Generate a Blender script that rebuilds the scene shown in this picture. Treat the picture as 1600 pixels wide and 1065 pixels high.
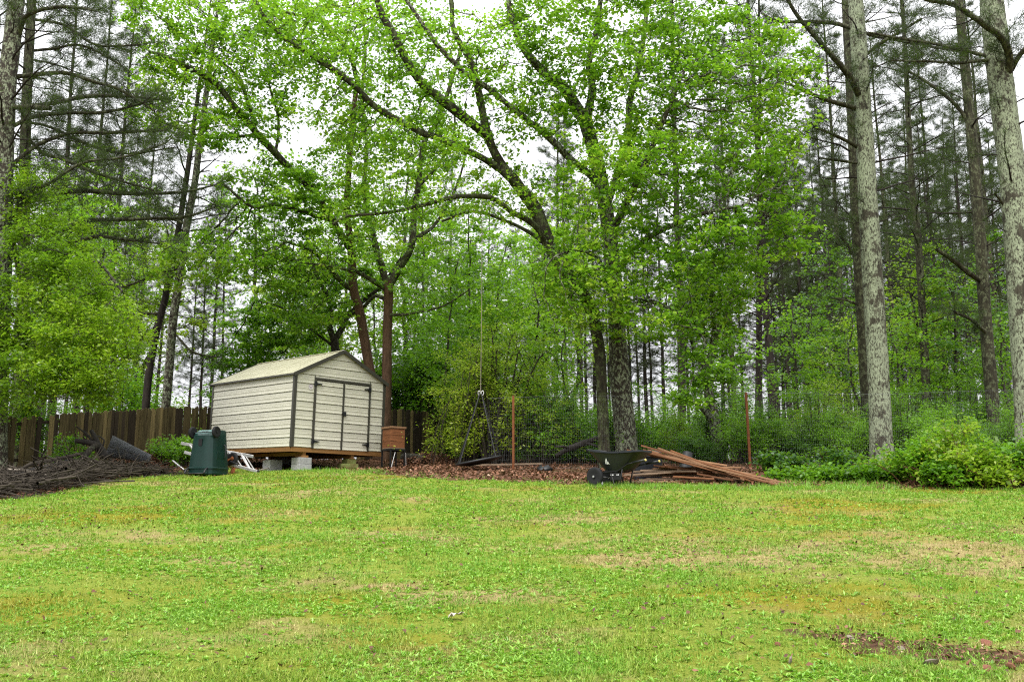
import bpy, math, random
import numpy as np
from mathutils import Vector, Matrix

SC = bpy.context.scene
for o in list(bpy.data.objects):
    bpy.data.objects.remove(o)
R = math.radians
COL = SC.collection

# ------------------------------------------------------------------ camera
PITCH = R(10.5)
FPX = 1500.0                       # focal length in photograph pixels (1600 wide)
EYE = 1.6
cam_d = bpy.data.cameras.new('camera')
cam_d.sensor_width = 36.0
cam_d.lens = 36.0 * FPX / 1600.0
cam_d.clip_start = 0.1
cam_d.clip_end = 3000
cam = bpy.data.objects.new('camera', cam_d)
COL.objects.link(cam)
cam.location = (0, 0, EYE)
cam.rotation_euler = (math.pi / 2 + PITCH, 0, 0)
SC.camera = cam

# ------------------------------------------------------------------ sky: bright overcast
W = bpy.data.worlds.new('World')
SC.world = W
W.use_nodes = True
wn, wl = W.node_tree.nodes, W.node_tree.links
wn.clear()
SUN_EL, SUN_AZ = R(58), R(200)
sky = wn.new('ShaderNodeTexSky')
sky.sky_type = 'NISHITA'
sky.sun_disc = False
sky.sun_elevation = SUN_EL
sky.sun_rotation = SUN_AZ
sky.dust_density = 4.0
sky.air_density = 1.0
hs = wn.new('ShaderNodeHueSaturation')
hs.inputs['Saturation'].default_value = 0.25
hs.inputs['Value'].default_value = 0.75
wl.new(sky.outputs[0], hs.inputs['Color'])
bg1 = wn.new('ShaderNodeBackground')
bg1.inputs['Strength'].default_value = 0.05
wl.new(hs.outputs[0], bg1.inputs['Color'])
# cloud layer: standard overcast luminance (1 + 2 sin elevation) / 3 with soft cloud mottling
tc = wn.new('ShaderNodeTexCoord')
sep = wn.new('ShaderNodeSeparateXYZ')
wl.new(tc.outputs['Generated'], sep.inputs[0])
mr = wn.new('ShaderNodeMapRange')
mr.inputs['From Min'].default_value = 0.0
mr.inputs['From Max'].default_value = 1.0
mr.inputs['To Min'].default_value = 0.24
mr.inputs['To Max'].default_value = 1.7
wl.new(sep.outputs['Z'], mr.inputs['Value'])
nz = wn.new('ShaderNodeTexNoise')
nz.inputs['Scale'].default_value = 2.5
nz.inputs['Detail'].default_value = 5
wl.new(tc.outputs['Generated'], nz.inputs['Vector'])
mr2 = wn.new('ShaderNodeMapRange')
mr2.inputs['To Min'].default_value = 0.9
mr2.inputs['To Max'].default_value = 1.1
wl.new(nz.outputs['Fac'], mr2.inputs['Value'])
mul = wn.new('ShaderNodeMath')
mul.operation = 'MULTIPLY'
wl.new(mr.outputs[0], mul.inputs[0])
wl.new(mr2.outputs[0], mul.inputs[1])
bg2 = wn.new('ShaderNodeBackground')
bg2.inputs['Color'].default_value = (0.965, 0.97, 1.0, 1)
wl.new(mul.outputs[0], bg2.inputs['Strength'])
add = wn.new('ShaderNodeAddShader')
wl.new(bg1.outputs[0], add.inputs[0])
wl.new(bg2.outputs[0], add.inputs[1])
wo = wn.new('ShaderNodeOutputWorld')
wl.new(add.outputs[0], wo.inputs['Surface'])

sun_d = bpy.data.lights.new('sun', 'SUN')
sun_d.energy = 1.5
sun_d.angle = R(25)
sun_d.color = (1.0, 0.965, 0.91)
sun = bpy.data.objects.new('sun', sun_d)
COL.objects.link(sun)
sun.location = (0, -20, 40)
# sun direction: sky rotation is clockwise from +Y
sd = Vector((math.sin(SUN_AZ) * math.cos(SUN_EL), math.cos(SUN_AZ) * math.cos(SUN_EL), math.sin(SUN_EL)))
sun.rotation_euler = sd.to_track_quat('Z', 'Y').to_euler()

vs = SC.view_settings
vs.view_transform = 'Standard'
vs.look = 'None'
vs.gamma = 1.0
vs.use_curve_mapping = False
vs.exposure = 0.95
SC.render.engine = 'CYCLES'
SC.cycles.use_denoising = False
SC.cycles.filter_width = 1.2
SC.cycles.adaptive_threshold = 0.004
SC.cycles.max_bounces = 9
SC.cycles.diffuse_bounces = 6
SC.cycles.glossy_bounces = 2
SC.cycles.transmission_bounces = 6
SC.cycles.transparent_max_bounces = 4
SC.cycles.caustics_reflective = False
SC.cycles.caustics_refractive = False

# ------------------------------------------------------------------ geometry helpers
SP, CP = math.sin(PITCH), math.cos(PITCH)


def P(px, py, Y):
    """world point seen at photograph pixel (px, py) at distance Y in front of the camera"""
    dx = (px - 800.0) / FPX
    dy = (532.5 - py) / FPX
    d = np.array([dx, CP - dy * SP, SP + dy * CP])
    return d * (Y / d[1]) + np.array([0, 0, EYE])


def ppm(px, py, Y):
    """photograph pixels per metre there"""
    dy = (532.5 - py) / FPX
    return FPX * (CP - dy * SP) / Y


SL = 0.113


def ground(x, y):
    """height of the rising lawn, levelling off under the trees"""
    x = np.asarray(x, float)
    y = np.asarray(y, float)
    a, b = 27.0, 40.0
    yy = np.clip(y, -40, a)
    t = np.clip(y - a, 0, b - a)
    z = SL * yy + SL * (t - t * t / (2 * (b - a)))
    z = z - 0.22 * np.exp(-(((x + 5.6) / 2.4) ** 2 + ((y - 28.2) / 2.0) ** 2))
    z = z + 0.035 * np.sin(x * 0.7 + 0.4 * y) * np.sin(y * 0.53 + 1.3) + 0.02 * np.sin(x * 1.9 + 2) * np.cos(y * 1.3)
    return z


def gz(x, y):
    return float(ground(x, y))


def gp(px, Y):
    """ground point in the vertical plane of pixel column px (near the ground) at distance Y"""
    z = SL * Y
    x = 0
    for _ in range(4):
        # find x for which the ground point projects to px
        h = z - EYE
        zc = Y * CP + h * SP
        x = (px - 800.0) / FPX * zc
        z = gz(x, Y)
    return np.array([x, Y, z])


def gpix(px, py):
    """ground point seen at a pixel"""
    lo, hi = 1.0, 34.0
    for _ in range(50):
        m = (lo + hi) / 2
        p = P(px, py, m)
        if p[2] > gz(p[0], p[1]):
            lo = m
        else:
            hi = m
    p = P(px, py, lo)
    return np.array([p[0], p[1], gz(p[0], p[1])])


rng = np.random.default_rng(7)
random.seed(7)


def obj(name, me, mat=None, parent=None, kind=None):
    o = bpy.data.objects.new(name, me)
    COL.objects.link(o)
    if mat is not None and me is not None and not me.materials:
        me.materials.append(mat)
    if parent is not None:
        o.parent = parent
    if kind:
        o['kind'] = kind
    return o


def thing(name, label, cat, loc=(0, 0, 0), rz=0.0, group=None):
    o = bpy.data.objects.new(name, None)
    COL.objects.link(o)
    o.location = tuple(float(v) for v in loc)
    o.rotation_euler = (0, 0, rz)
    o.empty_display_size = 0.2
    return tag(o, label, cat, group)


def tag(o, label, cat, group=None):
    o['label'] = label
    o['category'] = cat
    if group:
        o['group'] = group
    return o


def mesh_quads(name, V, F, tone=None, smooth=False):
    """fast mesh from vertex array and (n,4) or (n,3) index array"""
    V = np.ascontiguousarray(V, dtype=np.float32).reshape(-1, 3)
    F = np.ascontiguousarray(F, dtype=np.int32)
    n, k = F.shape
    me = bpy.data.meshes.new(name)
    me.vertices.add(len(V))
    me.vertices.foreach_set('co', V.ravel())
    me.loops.add(n * k)
    me.loops.foreach_set('vertex_index', F.ravel())
    me.polygons.add(n)
    me.polygons.foreach_set('loop_start', np.arange(0, n * k, k, dtype=np.int32))
    if smooth:
        me.polygons.foreach_set('use_smooth', np.ones(n, dtype=bool))
    me.update(calc_edges=True)
    if tone is not None:
        a = me.attributes.new('tone', 'FLOAT', 'POINT')
        a.data.foreach_set('value', np.ascontiguousarray(tone, dtype=np.float32))
    return me


class MB:
    """collects boxes, tubes and lofts into one mesh"""

    def __init__(self):
        self.v = []
        self.f = []

    def add(self, V, F):
        n = len(self.v)
        self.v += [tuple(float(c) for c in p) for p in V]
        self.f += [tuple(i + n for i in f) for f in F]
        return self

    def box(self, x0, x1, y0, y1, z0, z1, M=None):
        V = [(x0, y0, z0), (x1, y0, z0), (x1, y1, z0), (x0, y1, z0), (x0, y0, z1), (x1, y0, z1), (x1, y1, z1), (x0, y1, z1)]
        if M is not None:
            V = [M @ Vector(p) for p in V]
        return self.add(V, [(0, 3, 2, 1), (4, 5, 6, 7), (0, 1, 5, 4), (1, 2, 6, 5), (2, 3, 7, 6), (3, 0, 4, 7)])

    def beam(self, p0, p1, w, h, up=(0, 0, 1)):
        """rectangular bar between two points"""
        p0, p1 = Vector(p0), Vector(p1)
        t = (p1 - p0).normalized()
        s = t.cross(Vector(up))
        if s.length < 1e-4:
            s = t.cross(Vector((1, 0, 0)))
        s.normalize()
        u = s.cross(t).normalized()
        V = []
        for p in (p0, p1):
            for a, b in ((-1, -1), (1, -1), (1, 1), (-1, 1)):
                V.append(p + s * (a * w / 2) + u * (b * h / 2))
        return self.add(V, [(3, 2, 1, 0), (4, 5, 6, 7), (0, 1, 5, 4), (1, 2, 6, 5), (2, 3, 7, 6), (3, 0, 4, 7)])

    def tube(self, pts, rad, n=8, cap=True):
        V, F = tube_arrays(np.array(pts, float), np.broadcast_to(np.array(rad, float), (len(pts),)), n)
        self.add(V, F.tolist())
        if cap:
            m = len(self.v)
            self.f.append(tuple(range(m - n, m)))
            k = m - len(V)
            self.f.append(tuple(range(k + n - 1, k - 1, -1)))
        return self

    def loft(self, rings, cap0=True, cap1=True):
        n = len(rings[0])
        V = [p for r in rings for p in r]
        F = []
        for i in range(len(rings) - 1):
            for j in range(n):
                a, b = i * n + j, i * n + (j + 1) % n
                F.append((a, b, b + n, a + n))
        if cap0:
            F.append(tuple(range(n - 1, -1, -1)))
        if cap1:
            k = (len(rings) - 1) * n
            F.append(tuple(range(k, k + n)))
        return self.add(V, F)

    def lathe(self, prof, n=20, axis='z', c=(0, 0, 0)):
        rings = []
        for r, h in prof:
            ring = []
            for j in range(n):
                a = 2 * math.pi * j / n
                u, v = r * math.cos(a), r * math.sin(a)
                p = {'z': (u, v, h), 'x': (h, u, v), 'y': (v, h, u)}[axis]
                ring.append((p[0] + c[0], p[1] + c[1], p[2] + c[2]))
            rings.append(ring)
        return self.loft(rings, True, True)

    def build(self, name, mat=None, parent=None, smooth=False, bevel=0.0, kind=None):
        me = bpy.data.meshes.new(name)
        me.from_pydata(self.v, [], self.f)
        if smooth:
            me.polygons.foreach_set('use_smooth', [True] * len(me.polygons))
        me.update()
        o = obj(name, me, mat, parent, kind)
        if bevel:
            m = o.modifiers.new('edge', 'BEVEL')
            m.width = bevel
            m.segments = 2
            m.limit_method = 'ANGLE'
        return o


def tube_arrays(pts, rad, n):
    t = np.gradient(pts, axis=0)
    t /= np.linalg.norm(t, axis=1, keepdims=True) + 1e-9
    mean = np.abs(t).mean(0)
    ref = np.zeros(3)
    ref[int(np.argmin(mean))] = 1.0
    u = np.cross(t, ref)
    u /= np.linalg.norm(u, axis=1, keepdims=True) + 1e-9
    w = np.cross(t, u)
    a = np.arange(n) * 2 * math.pi / n
    V = pts[:, None, :] + rad[:, None, None] * (np.cos(a)[None, :, None] * u[:, None, :] + np.sin(a)[None, :, None] * w[:, None, :])
    m = len(pts)
    i = np.arange(m - 1)[:, None] * n
    j = np.arange(n)[None, :]
    j2 = (j + 1) % n
    F = np.stack([i + j, i + j2, i + n + j2, i + n + j], -1).reshape(-1, 4)
    return V.reshape(-1, 3), F


class Tubes:
    """many tapered branches collected into one fast mesh"""

    def __init__(self):
        self.V, self.F, self.n = [], [], 0

    def add(self, pts, rad, sides):
        V, F = tube_arrays(np.asarray(pts, float), np.asarray(rad, float), sides)
        self.V.append(V)
        self.F.append(F + self.n)
        self.n += len(V)

    def mesh(self, name):
        return mesh_quads(name, np.concatenate(self.V), np.concatenate(self.F), smooth=True)


def smooth_path(pts, step):
    """Catmull-Rom through control points; every column is interpolated"""
    pts = np.asarray(pts, float)
    if len(pts) < 3:
        n = max(2, int(np.linalg.norm(pts[-1, :3] - pts[0, :3]) / step) + 1)
        return pts[0] + (pts[-1] - pts[0]) * np.linspace(0, 1, n)[:, None]
    q = np.vstack([2 * pts[0] - pts[1], pts, 2 * pts[-1] - pts[-2]])
    out = []
    for i in range(1, len(q) - 2):
        n = max(1, int(np.linalg.norm(q[i + 1, :3] - q[i, :3]) / step))
        t = (np.arange(n) / n)[:, None]
        a, b, c, d = q[i - 1], q[i], q[i + 1], q[i + 2]
        out.append(0.5 * (2 * b + (c - a) * t + (2 * a - 5 * b + 4 * c - d) * t ** 2 + (3 * b - a - 3 * c + d) * t ** 3))
    out.append(q[-2][None])
    return np.vstack(out)


# ------------------------------------------------------------------ materials
def new_mat(name):
    m = bpy.data.materials.new(name)
    m.use_nodes = True
    nt = m.node_tree
    b = nt.nodes['Principled BSDF']
    return m, nt, b


def rgba(c):
    return (c[0], c[1], c[2], 1.0)


def ramp(nt, stops, src):
    r = nt.nodes.new('ShaderNodeValToRGB')
    e = r.color_ramp.elements
    while len(e) < len(stops):
        e.new(0.5)
    for k, (p, c) in zip(e, stops):
        k.position = p
        k.color = rgba(c)
    nt.links.new(src, r.inputs[0])
    return r.outputs[0]


def noise(nt, scale, detail=4, vec=None, rough=0.55):
    n = nt.nodes.new('ShaderNodeTexNoise')
    n.inputs['Scale'].default_value = scale
    n.inputs['Detail'].default_value = detail
    n.inputs['Roughness'].default_value = rough
    if vec is not None:
        nt.links.new(vec, n.inputs['Vector'])
    return n.outputs['Fac']


def coords(nt, kind='Object', scale=None):
    t = nt.nodes.new('ShaderNodeTexCoord').outputs[kind]
    if scale:
        mp = nt.nodes.new('ShaderNodeMapping')
        mp.inputs['Scale'].default_value = scale
        nt.links.new(t, mp.inputs['Vector'])
        return mp.outputs[0]
    return t


def position(nt):
    return nt.nodes.new('ShaderNodeNewGeometry').outputs['Position']


def mix(nt, fac, a, b):
    m = nt.nodes.new('ShaderNodeMix')
    m.data_type = 'RGBA'
    for sock, v in ((m.inputs[0], fac), (m.inputs[6], a), (m.inputs[7], b)):
        if isinstance(v, (tuple, list)):
            sock.default_value = rgba(v)
        elif isinstance(v, (int, float)):
            sock.default_value = v
        else:
            nt.links.new(v, sock)
    return m.outputs[2]


def maprange(nt, v, a, b, c=0.0, d=1.0):
    m = nt.nodes.new('ShaderNodeMapRange')
    m.inputs['From Min'].default_value = a
    m.inputs['From Max'].default_value = b
    m.inputs['To Min'].default_value = c
    m.inputs['To Max'].default_value = d
    nt.links.new(v, m.inputs['Value'])
    return m.outputs[0]


def bump(nt, b, h, strength=0.4, dist=0.02):
    n = nt.nodes.new('ShaderNodeBump')
    n.inputs['Strength'].default_value = strength
    n.inputs['Distance'].default_value = dist
    nt.links.new(h, n.inputs['Height'])
    nt.links.new(n.outputs[0], b.inputs['Normal'])


def plain(name, c, rough=0.6, metal=0.0, var=0.25, scale=6.0, spec=0.3, bmp=0.0, stretch=None, c2=None):
    """colour with noise mottling; per-object shift so that alike pieces differ"""
    m, nt, b = new_mat(name)
    v = coords(nt, 'Object', stretch)
    oi = nt.nodes.new('ShaderNodeObjectInfo')
    addv = nt.nodes.new('ShaderNodeVectorMath')
    addv.operation = 'ADD'
    sc = nt.nodes.new('ShaderNodeVectorMath')
    sc.operation = 'SCALE'
    sc.inputs[0].default_value = (37.0, 17.0, 23.0)
    nt.links.new(oi.outputs['Random'], sc.inputs['Scale'])
    nt.links.new(v, addv.inputs[0])
    nt.links.new(sc.outputs[0], addv.inputs[1])
    n1 = noise(nt, scale, 6, addv.outputs[0], 0.65)
    lo = tuple(x * (1 - var) for x in c)
    hi = tuple(min(1, x * (1 + var)) for x in (c2 or c))
    col = ramp(nt, [(0.3, lo), (0.7, hi)], n1)
    # per-object brightness
    br = maprange(nt, oi.outputs['Random'], 0, 1, 1 - var * 0.6, 1 + var * 0.6)
    vm = nt.nodes.new('ShaderNodeVectorMath')
    vm.operation = 'SCALE'
    nt.links.new(col, vm.inputs[0])
    nt.links.new(br, vm.inputs['Scale'])
    nt.links.new(vm.outputs[0], b.inputs['Base Color'])
    b.inputs['Roughness'].default_value = rough
    b.inputs['Metallic'].default_value = metal
    b.inputs['Specular IOR Level'].default_value = spec
    if bmp:
        bump(nt, b, n1, bmp, 0.01)
    return m


def leaf_mat(name, stops, transl=0.4, rough=0.38, spec=0.5):
    m, nt, b = new_mat(name)
    at = nt.nodes.new('ShaderNodeAttribute')
    at.attribute_name = 'tone'
    col = ramp(nt, stops, at.outputs['Fac'])
    nt.links.new(col, b.inputs['Base Color'])
    b.inputs['Roughness'].default_value = rough
    b.inputs['Specular IOR Level'].default_value = spec
    tr = nt.nodes.new('ShaderNodeBsdfTranslucent')
    tcol = mix(nt, 0.45, col, (0.34, 0.68, 0.03))
    nt.links.new(tcol, tr.inputs['Color'])
    ms = nt.nodes.new('ShaderNodeMixShader')
    ms.inputs[0].default_value = transl
    nt.links.new(b.outputs[0], ms.inputs[1])
    nt.links.new(tr.outputs[0], ms.inputs[2])
    nt.links.new(ms.outputs[0], nt.nodes['Material Output'].inputs['Surface'])
    return m


def bark_mat(name, dark, light, lichen=None, amount=0.5, lscale=5.0, moss=None):
    m, nt, b = new_mat(name)
    p = coords(nt, 'Object', (1, 1, 0.22))
    n1 = noise(nt, 14, 5, p, 0.7)
    col = ramp(nt, [(0.32, dark), (0.68, light)], n1)
    if lichen:
        po = coords(nt, 'Object', (1, 1, 0.7))
        n2 = noise(nt, lscale, 7, po, 0.72)
        f = maprange(nt, n2, 0.62 - amount * 0.3, 0.68 - amount * 0.3)
        n3 = noise(nt, 30, 5, coords(nt, 'Object', (1, 1, 0.4)), 0.7)
        g = maprange(nt, n3, 0.43, 0.50)
        mm = nt.nodes.new('ShaderNodeMath')
        mm.operation = 'MULTIPLY'
        nt.links.new(f, mm.inputs[0])
        nt.links.new(g, mm.inputs[1])
        lcol = ramp(nt, [(0.35, tuple(x * 0.62 for x in lichen)), (0.65, lichen)], noise(nt, 9, 6, po, 0.75))
        col = mix(nt, mm.outputs[0], col, lcol)
    if moss:
        n4 = noise(nt, 3.0, 5, coords(nt), 0.6)
        col = mix(nt, maprange(nt, n4, 0.5, 0.68, 0, 0.75), col, moss)
    nt.links.new(col, b.inputs['Base Color'])
    b.inputs['Roughness'].default_value = 0.85
    b.inputs['Specular IOR Level'].default_value = 0.15
    bump(nt, b, n1, 0.9, 0.03)
    return m


M = {}
M['cream'] = plain('cream_steel', (0.535, 0.52, 0.42), 0.42, 0, 0.06, 1.2, 0.4, 0.0, (1.6, 1.6, 0.5))
M['trim'] = plain('bronze_trim', (0.045, 0.043, 0.032), 0.45, 0, 0.15, 4.0, 0.4)
M['black'] = plain('black_plastic', (0.012, 0.013, 0.014), 0.45, 0, 0.3, 8, 0.4)
M['iron'] = plain('black_iron', (0.012, 0.012, 0.012), 0.5, 0.3, 0.3, 8, 0.4)
M['tray'] = plain('black_tray_plastic', (0.009, 0.011, 0.016), 0.4, 0, 0.35, 5, 0.5)
M['rubber'] = plain('tyre_rubber', (0.014, 0.014, 0.015), 0.75, 0, 0.3, 8, 0.25)
M['green'] = plain('green_bin_plastic', (0.003, 0.023, 0.018), 0.36, 0, 0.2, 5, 0.4)
M['green_pale'] = plain('green_bin_base', (0.09, 0.16, 0.15), 0.5, 0, 0.3, 9, 0.4)
M['alu'] = plain('aluminium', (0.55, 0.54, 0.53), 0.38, 0.75, 0.2, 9, 0.5)
M['rust'] = plain('rusty_steel', (0.25, 0.085, 0.03), 0.8, 0, 0.4, 9, 0.2, 0.3)
M['treated'] = plain('treated_lumber', (0.22, 0.11, 0.035), 0.7, 0, 0.35, 5, 0.25, 0.2, (0.3, 0.3, 4))
M['redboard'] = plain('reddish_board', (0.16, 0.068, 0.027), 0.7, 0, 0.4, 6, 0.3, 0.3, (0.4, 5, 5))
M['paleboard'] = plain('pale_board', (0.27, 0.15, 0.078), 0.75, 0, 0.35, 6, 0.25, 0.3, (0.4, 5, 5))
M['greyboard'] = plain('grey_board', (0.23, 0.165, 0.11), 0.85, 0, 0.4, 6, 0.2, 0.3, (0.4, 5, 5))
M['fence'] = plain('weathered_fence_board', (0.058, 0.042, 0.018), 0.85, 0, 0.5, 5, 0.15, 0.4, (6, 6, 0.5), (0.085, 0.068, 0.03))
M['fence2'] = plain('pale_weathered_board', (0.15, 0.115, 0.05), 0.85, 0, 0.45, 5, 0.15, 0.4, (6, 6, 0.5))
M['fence3'] = plain('dark_weathered_board', (0.032, 0.024, 0.015), 0.85, 0, 0.45, 5, 0.15, 0.4, (6, 6, 0.5))
M['block'] = plain('concrete', (0.36, 0.36, 0.36), 0.9, 0, 0.2, 14, 0.15, 0.4)
M['mossblock'] = plain('mossy_concrete', (0.20, 0.15, 0.055), 0.9, 0, 0.4, 9, 0.15, 0.4, None, (0.13, 0.16, 0.05))
M['cedar'] = plain('cedar_box', (0.17, 0.065, 0.024), 0.6, 0, 0.4, 5, 0.3, 0.2, (0.6, 0.6, 5))
M['wire'] = plain('galvanised_wire', (0.23, 0.25, 0.25), 0.6, 0.0, 0.2, 5)
M['rollwire'] = plain('dull_grey_wire', (0.11, 0.115, 0.12), 0.6, 0.0, 0.2, 5)
M['darkwire'] = plain('dark_wire', (0.035, 0.037, 0.04), 0.6, 0.2, 0.2, 5)
M['post'] = plain('rust_brown_post', (0.17, 0.06, 0.023), 0.75, 0, 0.3, 10, 0.2, 0.2)
M['rope'] = plain('weathered_rope', (0.28, 0.25, 0.19), 0.9, 0, 0.3, 20, 0.1)
M['twig'] = plain('dead_twig', (0.047, 0.039, 0.030), 0.9, 0, 0.45, 5, 0.15, 0.3)
M['palewood'] = plain('bleached_stick', (0.30, 0.26, 0.21), 0.9, 0, 0.3, 5, 0.15)
M['deadlimb'] = plain('wet_dead_limb', (0.022, 0.018, 0.015), 0.8, 0, 0.4, 6, 0.3, 0.5)
M['white'] = plain('white_print', (0.72, 0.72, 0.72), 0.6, 0, 0.05)
M['yellow'] = plain('yellow_grip_end', (0.62, 0.50, 0.16), 0.6, 0, 0.1)
M['violet'] = plain('violet_print', (0.36, 0.28, 0.36), 0.6, 0, 0.1)
M['stone'] = plain('grey_stone', (0.20, 0.16, 0.13), 0.9, 0, 0.3, 8, 0.2, 0.4)
M['brick'] = plain('red_brick_bit', (0.17, 0.075, 0.048), 0.9, 0, 0.3, 9, 0.15, 0.3)

# leaves
M['maple'] = leaf_mat('maple_leaf', [(0.0, (0.03, 0.085, 0.006)), (0.4, (0.088, 0.215, 0.011)), (0.75, (0.18, 0.352, 0.018)), (1.0, (0.32, 0.45, 0.035))], 0.5)
M['yellowleaf'] = leaf_mat('young_leaf', [(0.0, (0.10, 0.17, 0.012)), (0.5, (0.21, 0.32, 0.018)), (1.0, (0.36, 0.44, 0.03))], 0.5)
M['droopleaf'] = leaf_mat('drooping_leaf', [(0.0, (0.045, 0.105, 0.006)), (0.5, (0.13, 0.24, 0.010)), (1.0, (0.27, 0.385, 0.016))], 0.48)
M['deepleaf'] = leaf_mat('deep_leaf', [(0.0, (0.016, 0.058, 0.010)), (0.55, (0.042, 0.125, 0.016)), (1.0, (0.09, 0.22, 0.024))], 0.42)
M['bushleaf'] = leaf_mat('bush_leaf', [(0.0, (0.035, 0.10, 0.006)), (0.5, (0.085, 0.22, 0.010)), (1.0, (0.18, 0.38, 0.016))], 0.48)
M['needle'] = leaf_mat('pine_needle', [(0.0, (0.013, 0.019, 0.009)), (0.6, (0.028, 0.038, 0.017)), (1.0, (0.06, 0.07, 0.03))], 0.15, 0.6, 0.2)
M['litterleaf'] = leaf_mat('fallen_leaf', [(0.0, (0.05, 0.022, 0.014)), (0.4, (0.15, 0.066, 0.036)), (0.75, (0.27, 0.125, 0.07)), (0.92, (0.38, 0.24, 0.15)), (1.0, (0.48, 0.38, 0.28))], 0.02, 0.7, 0.3)

# bark
M['pinebark'] = bark_mat('pine_bark', (0.012, 0.010, 0.008), (0.045, 0.037, 0.030))
M['pinebark_green'] = bark_mat('pine_bark_greenish', (0.016, 0.015, 0.010), (0.058, 0.054, 0.031), (0.14, 0.155, 0.085), 0.42, 8)
M['lichenbark'] = bark_mat('lichened_pine_bark', (0.020, 0.018, 0.013), (0.085, 0.078, 0.055), (0.33, 0.375, 0.25), 0.66, 2.6)
M['lichenbark2'] = bark_mat('half_lichened_bark', (0.018, 0.015, 0.012), (0.065, 0.052, 0.04), (0.32, 0.36, 0.24), 0.46, 13.0)
M['maplebark'] = bark_mat('maple_bark', (0.013, 0.011, 0.008), (0.055, 0.048, 0.031), (0.13, 0.155, 0.07), 0.42, 5, (0.045, 0.06, 0.015))
M['brownbark'] = bark_mat('brown_bark', (0.05, 0.029, 0.017), (0.12, 0.07, 0.042))
M['greybark'] = bark_mat('grey_bark', (0.016, 0.014, 0.012), (0.058, 0.050, 0.040), (0.15, 0.16, 0.11), 0.3, 8)
# ------------------------------------------------------------------ ground
EDGE_PX = np.array([(-400, 800), (-100, 790), (0, 782), (100, 768), (200, 745), (280, 738), (450, 733), (560, 737), (610, 741), (680, 747), (760, 752), (920, 754), (1000, 758), (1230, 760), (1400, 763), (1600, 764), (2000, 768)], float)
_r, _d = [], []
for px, py in EDGE_PX:
    p = gpix(px, py)
    _r.append(p[0] / p[1])
    _d.append(math.hypot(p[0], p[1]))
_r, _d = np.array(_r), np.array(_d)


def lawn_margin(x, y):
    """metres inside the lawn (positive) or beyond its far edge (negative)"""
    y = np.maximum(y, 0.5)
    e = np.interp(x / y, _r, _d)
    wob = 0.35 * np.sin(x * 2.1 + y * 0.7) + 0.25 * np.sin(x * 4.7 - y * 1.9 + 1.0)
    return e + wob * 0.7 - np.hypot(x, y)


SOIL_C = gpix(1400, 1010)        # bare patch with brick bits, bottom right


def soil_mask(x, y):
    a = gpix(1230, 985)
    b = gpix(1640, 1035)
    d = b - a
    L = math.hypot(d[0], d[1])
    tx, ty = d[0] / L, d[1] / L
    s = (x - a[0]) * tx + (y - a[1]) * ty
    t = -(x - a[0]) * ty + (y - a[1]) * tx
    q = 1 - ((s - L / 2) / (L / 2 + 0.1)) ** 2 - (t / 0.34) ** 2
    q = q + 0.35 * np.sin(x * 9 + y * 5) * np.sin(y * 11 - x * 3)
    return np.clip(q * 1.6, 0, 1)


def axis(lo, hi, flo, fhi, fine, grow=1.25):
    c = list(np.arange(flo, fhi + 1e-6, fine))
    s, v = fine, fhi
    while v < hi:
        s *= grow
        v += s
        c.append(v)
    s, v = fine, flo
    pre = []
    while v > lo:
        s *= grow
        v -= s
        pre.append(v)
    return np.array(pre[::-1] + c)


gxs = axis(-600, 600, -14, 14, 0.14)
gys = axis(-60, 900, 3.5, 30, 0.14)
GX, GY = np.meshgrid(gxs, gys)
GZ = ground(GX, GY)
V = np.stack([GX, GY, GZ], -1).reshape(-1, 3)
nx = len(gxs)
i, j = np.meshgrid(np.arange(len(gys) - 1), np.arange(nx - 1), indexing='ij')
F = np.stack([i * nx + j, i * nx + j + 1, (i + 1) * nx + j + 1, (i + 1) * nx + j], -1).reshape(-1, 4)
me = mesh_quads('ground', V, F, smooth=True)
lm = np.clip(lawn_margin(V[:, 0], V[:, 1]) / 0.5 + 0.5, 0, 1)
lm = lm * (1 - soil_mask(V[:, 0], V[:, 1]))
a = me.attributes.new('lawn', 'FLOAT', 'POINT')
a.data.foreach_set('value', lm.astype(np.float32))


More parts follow.
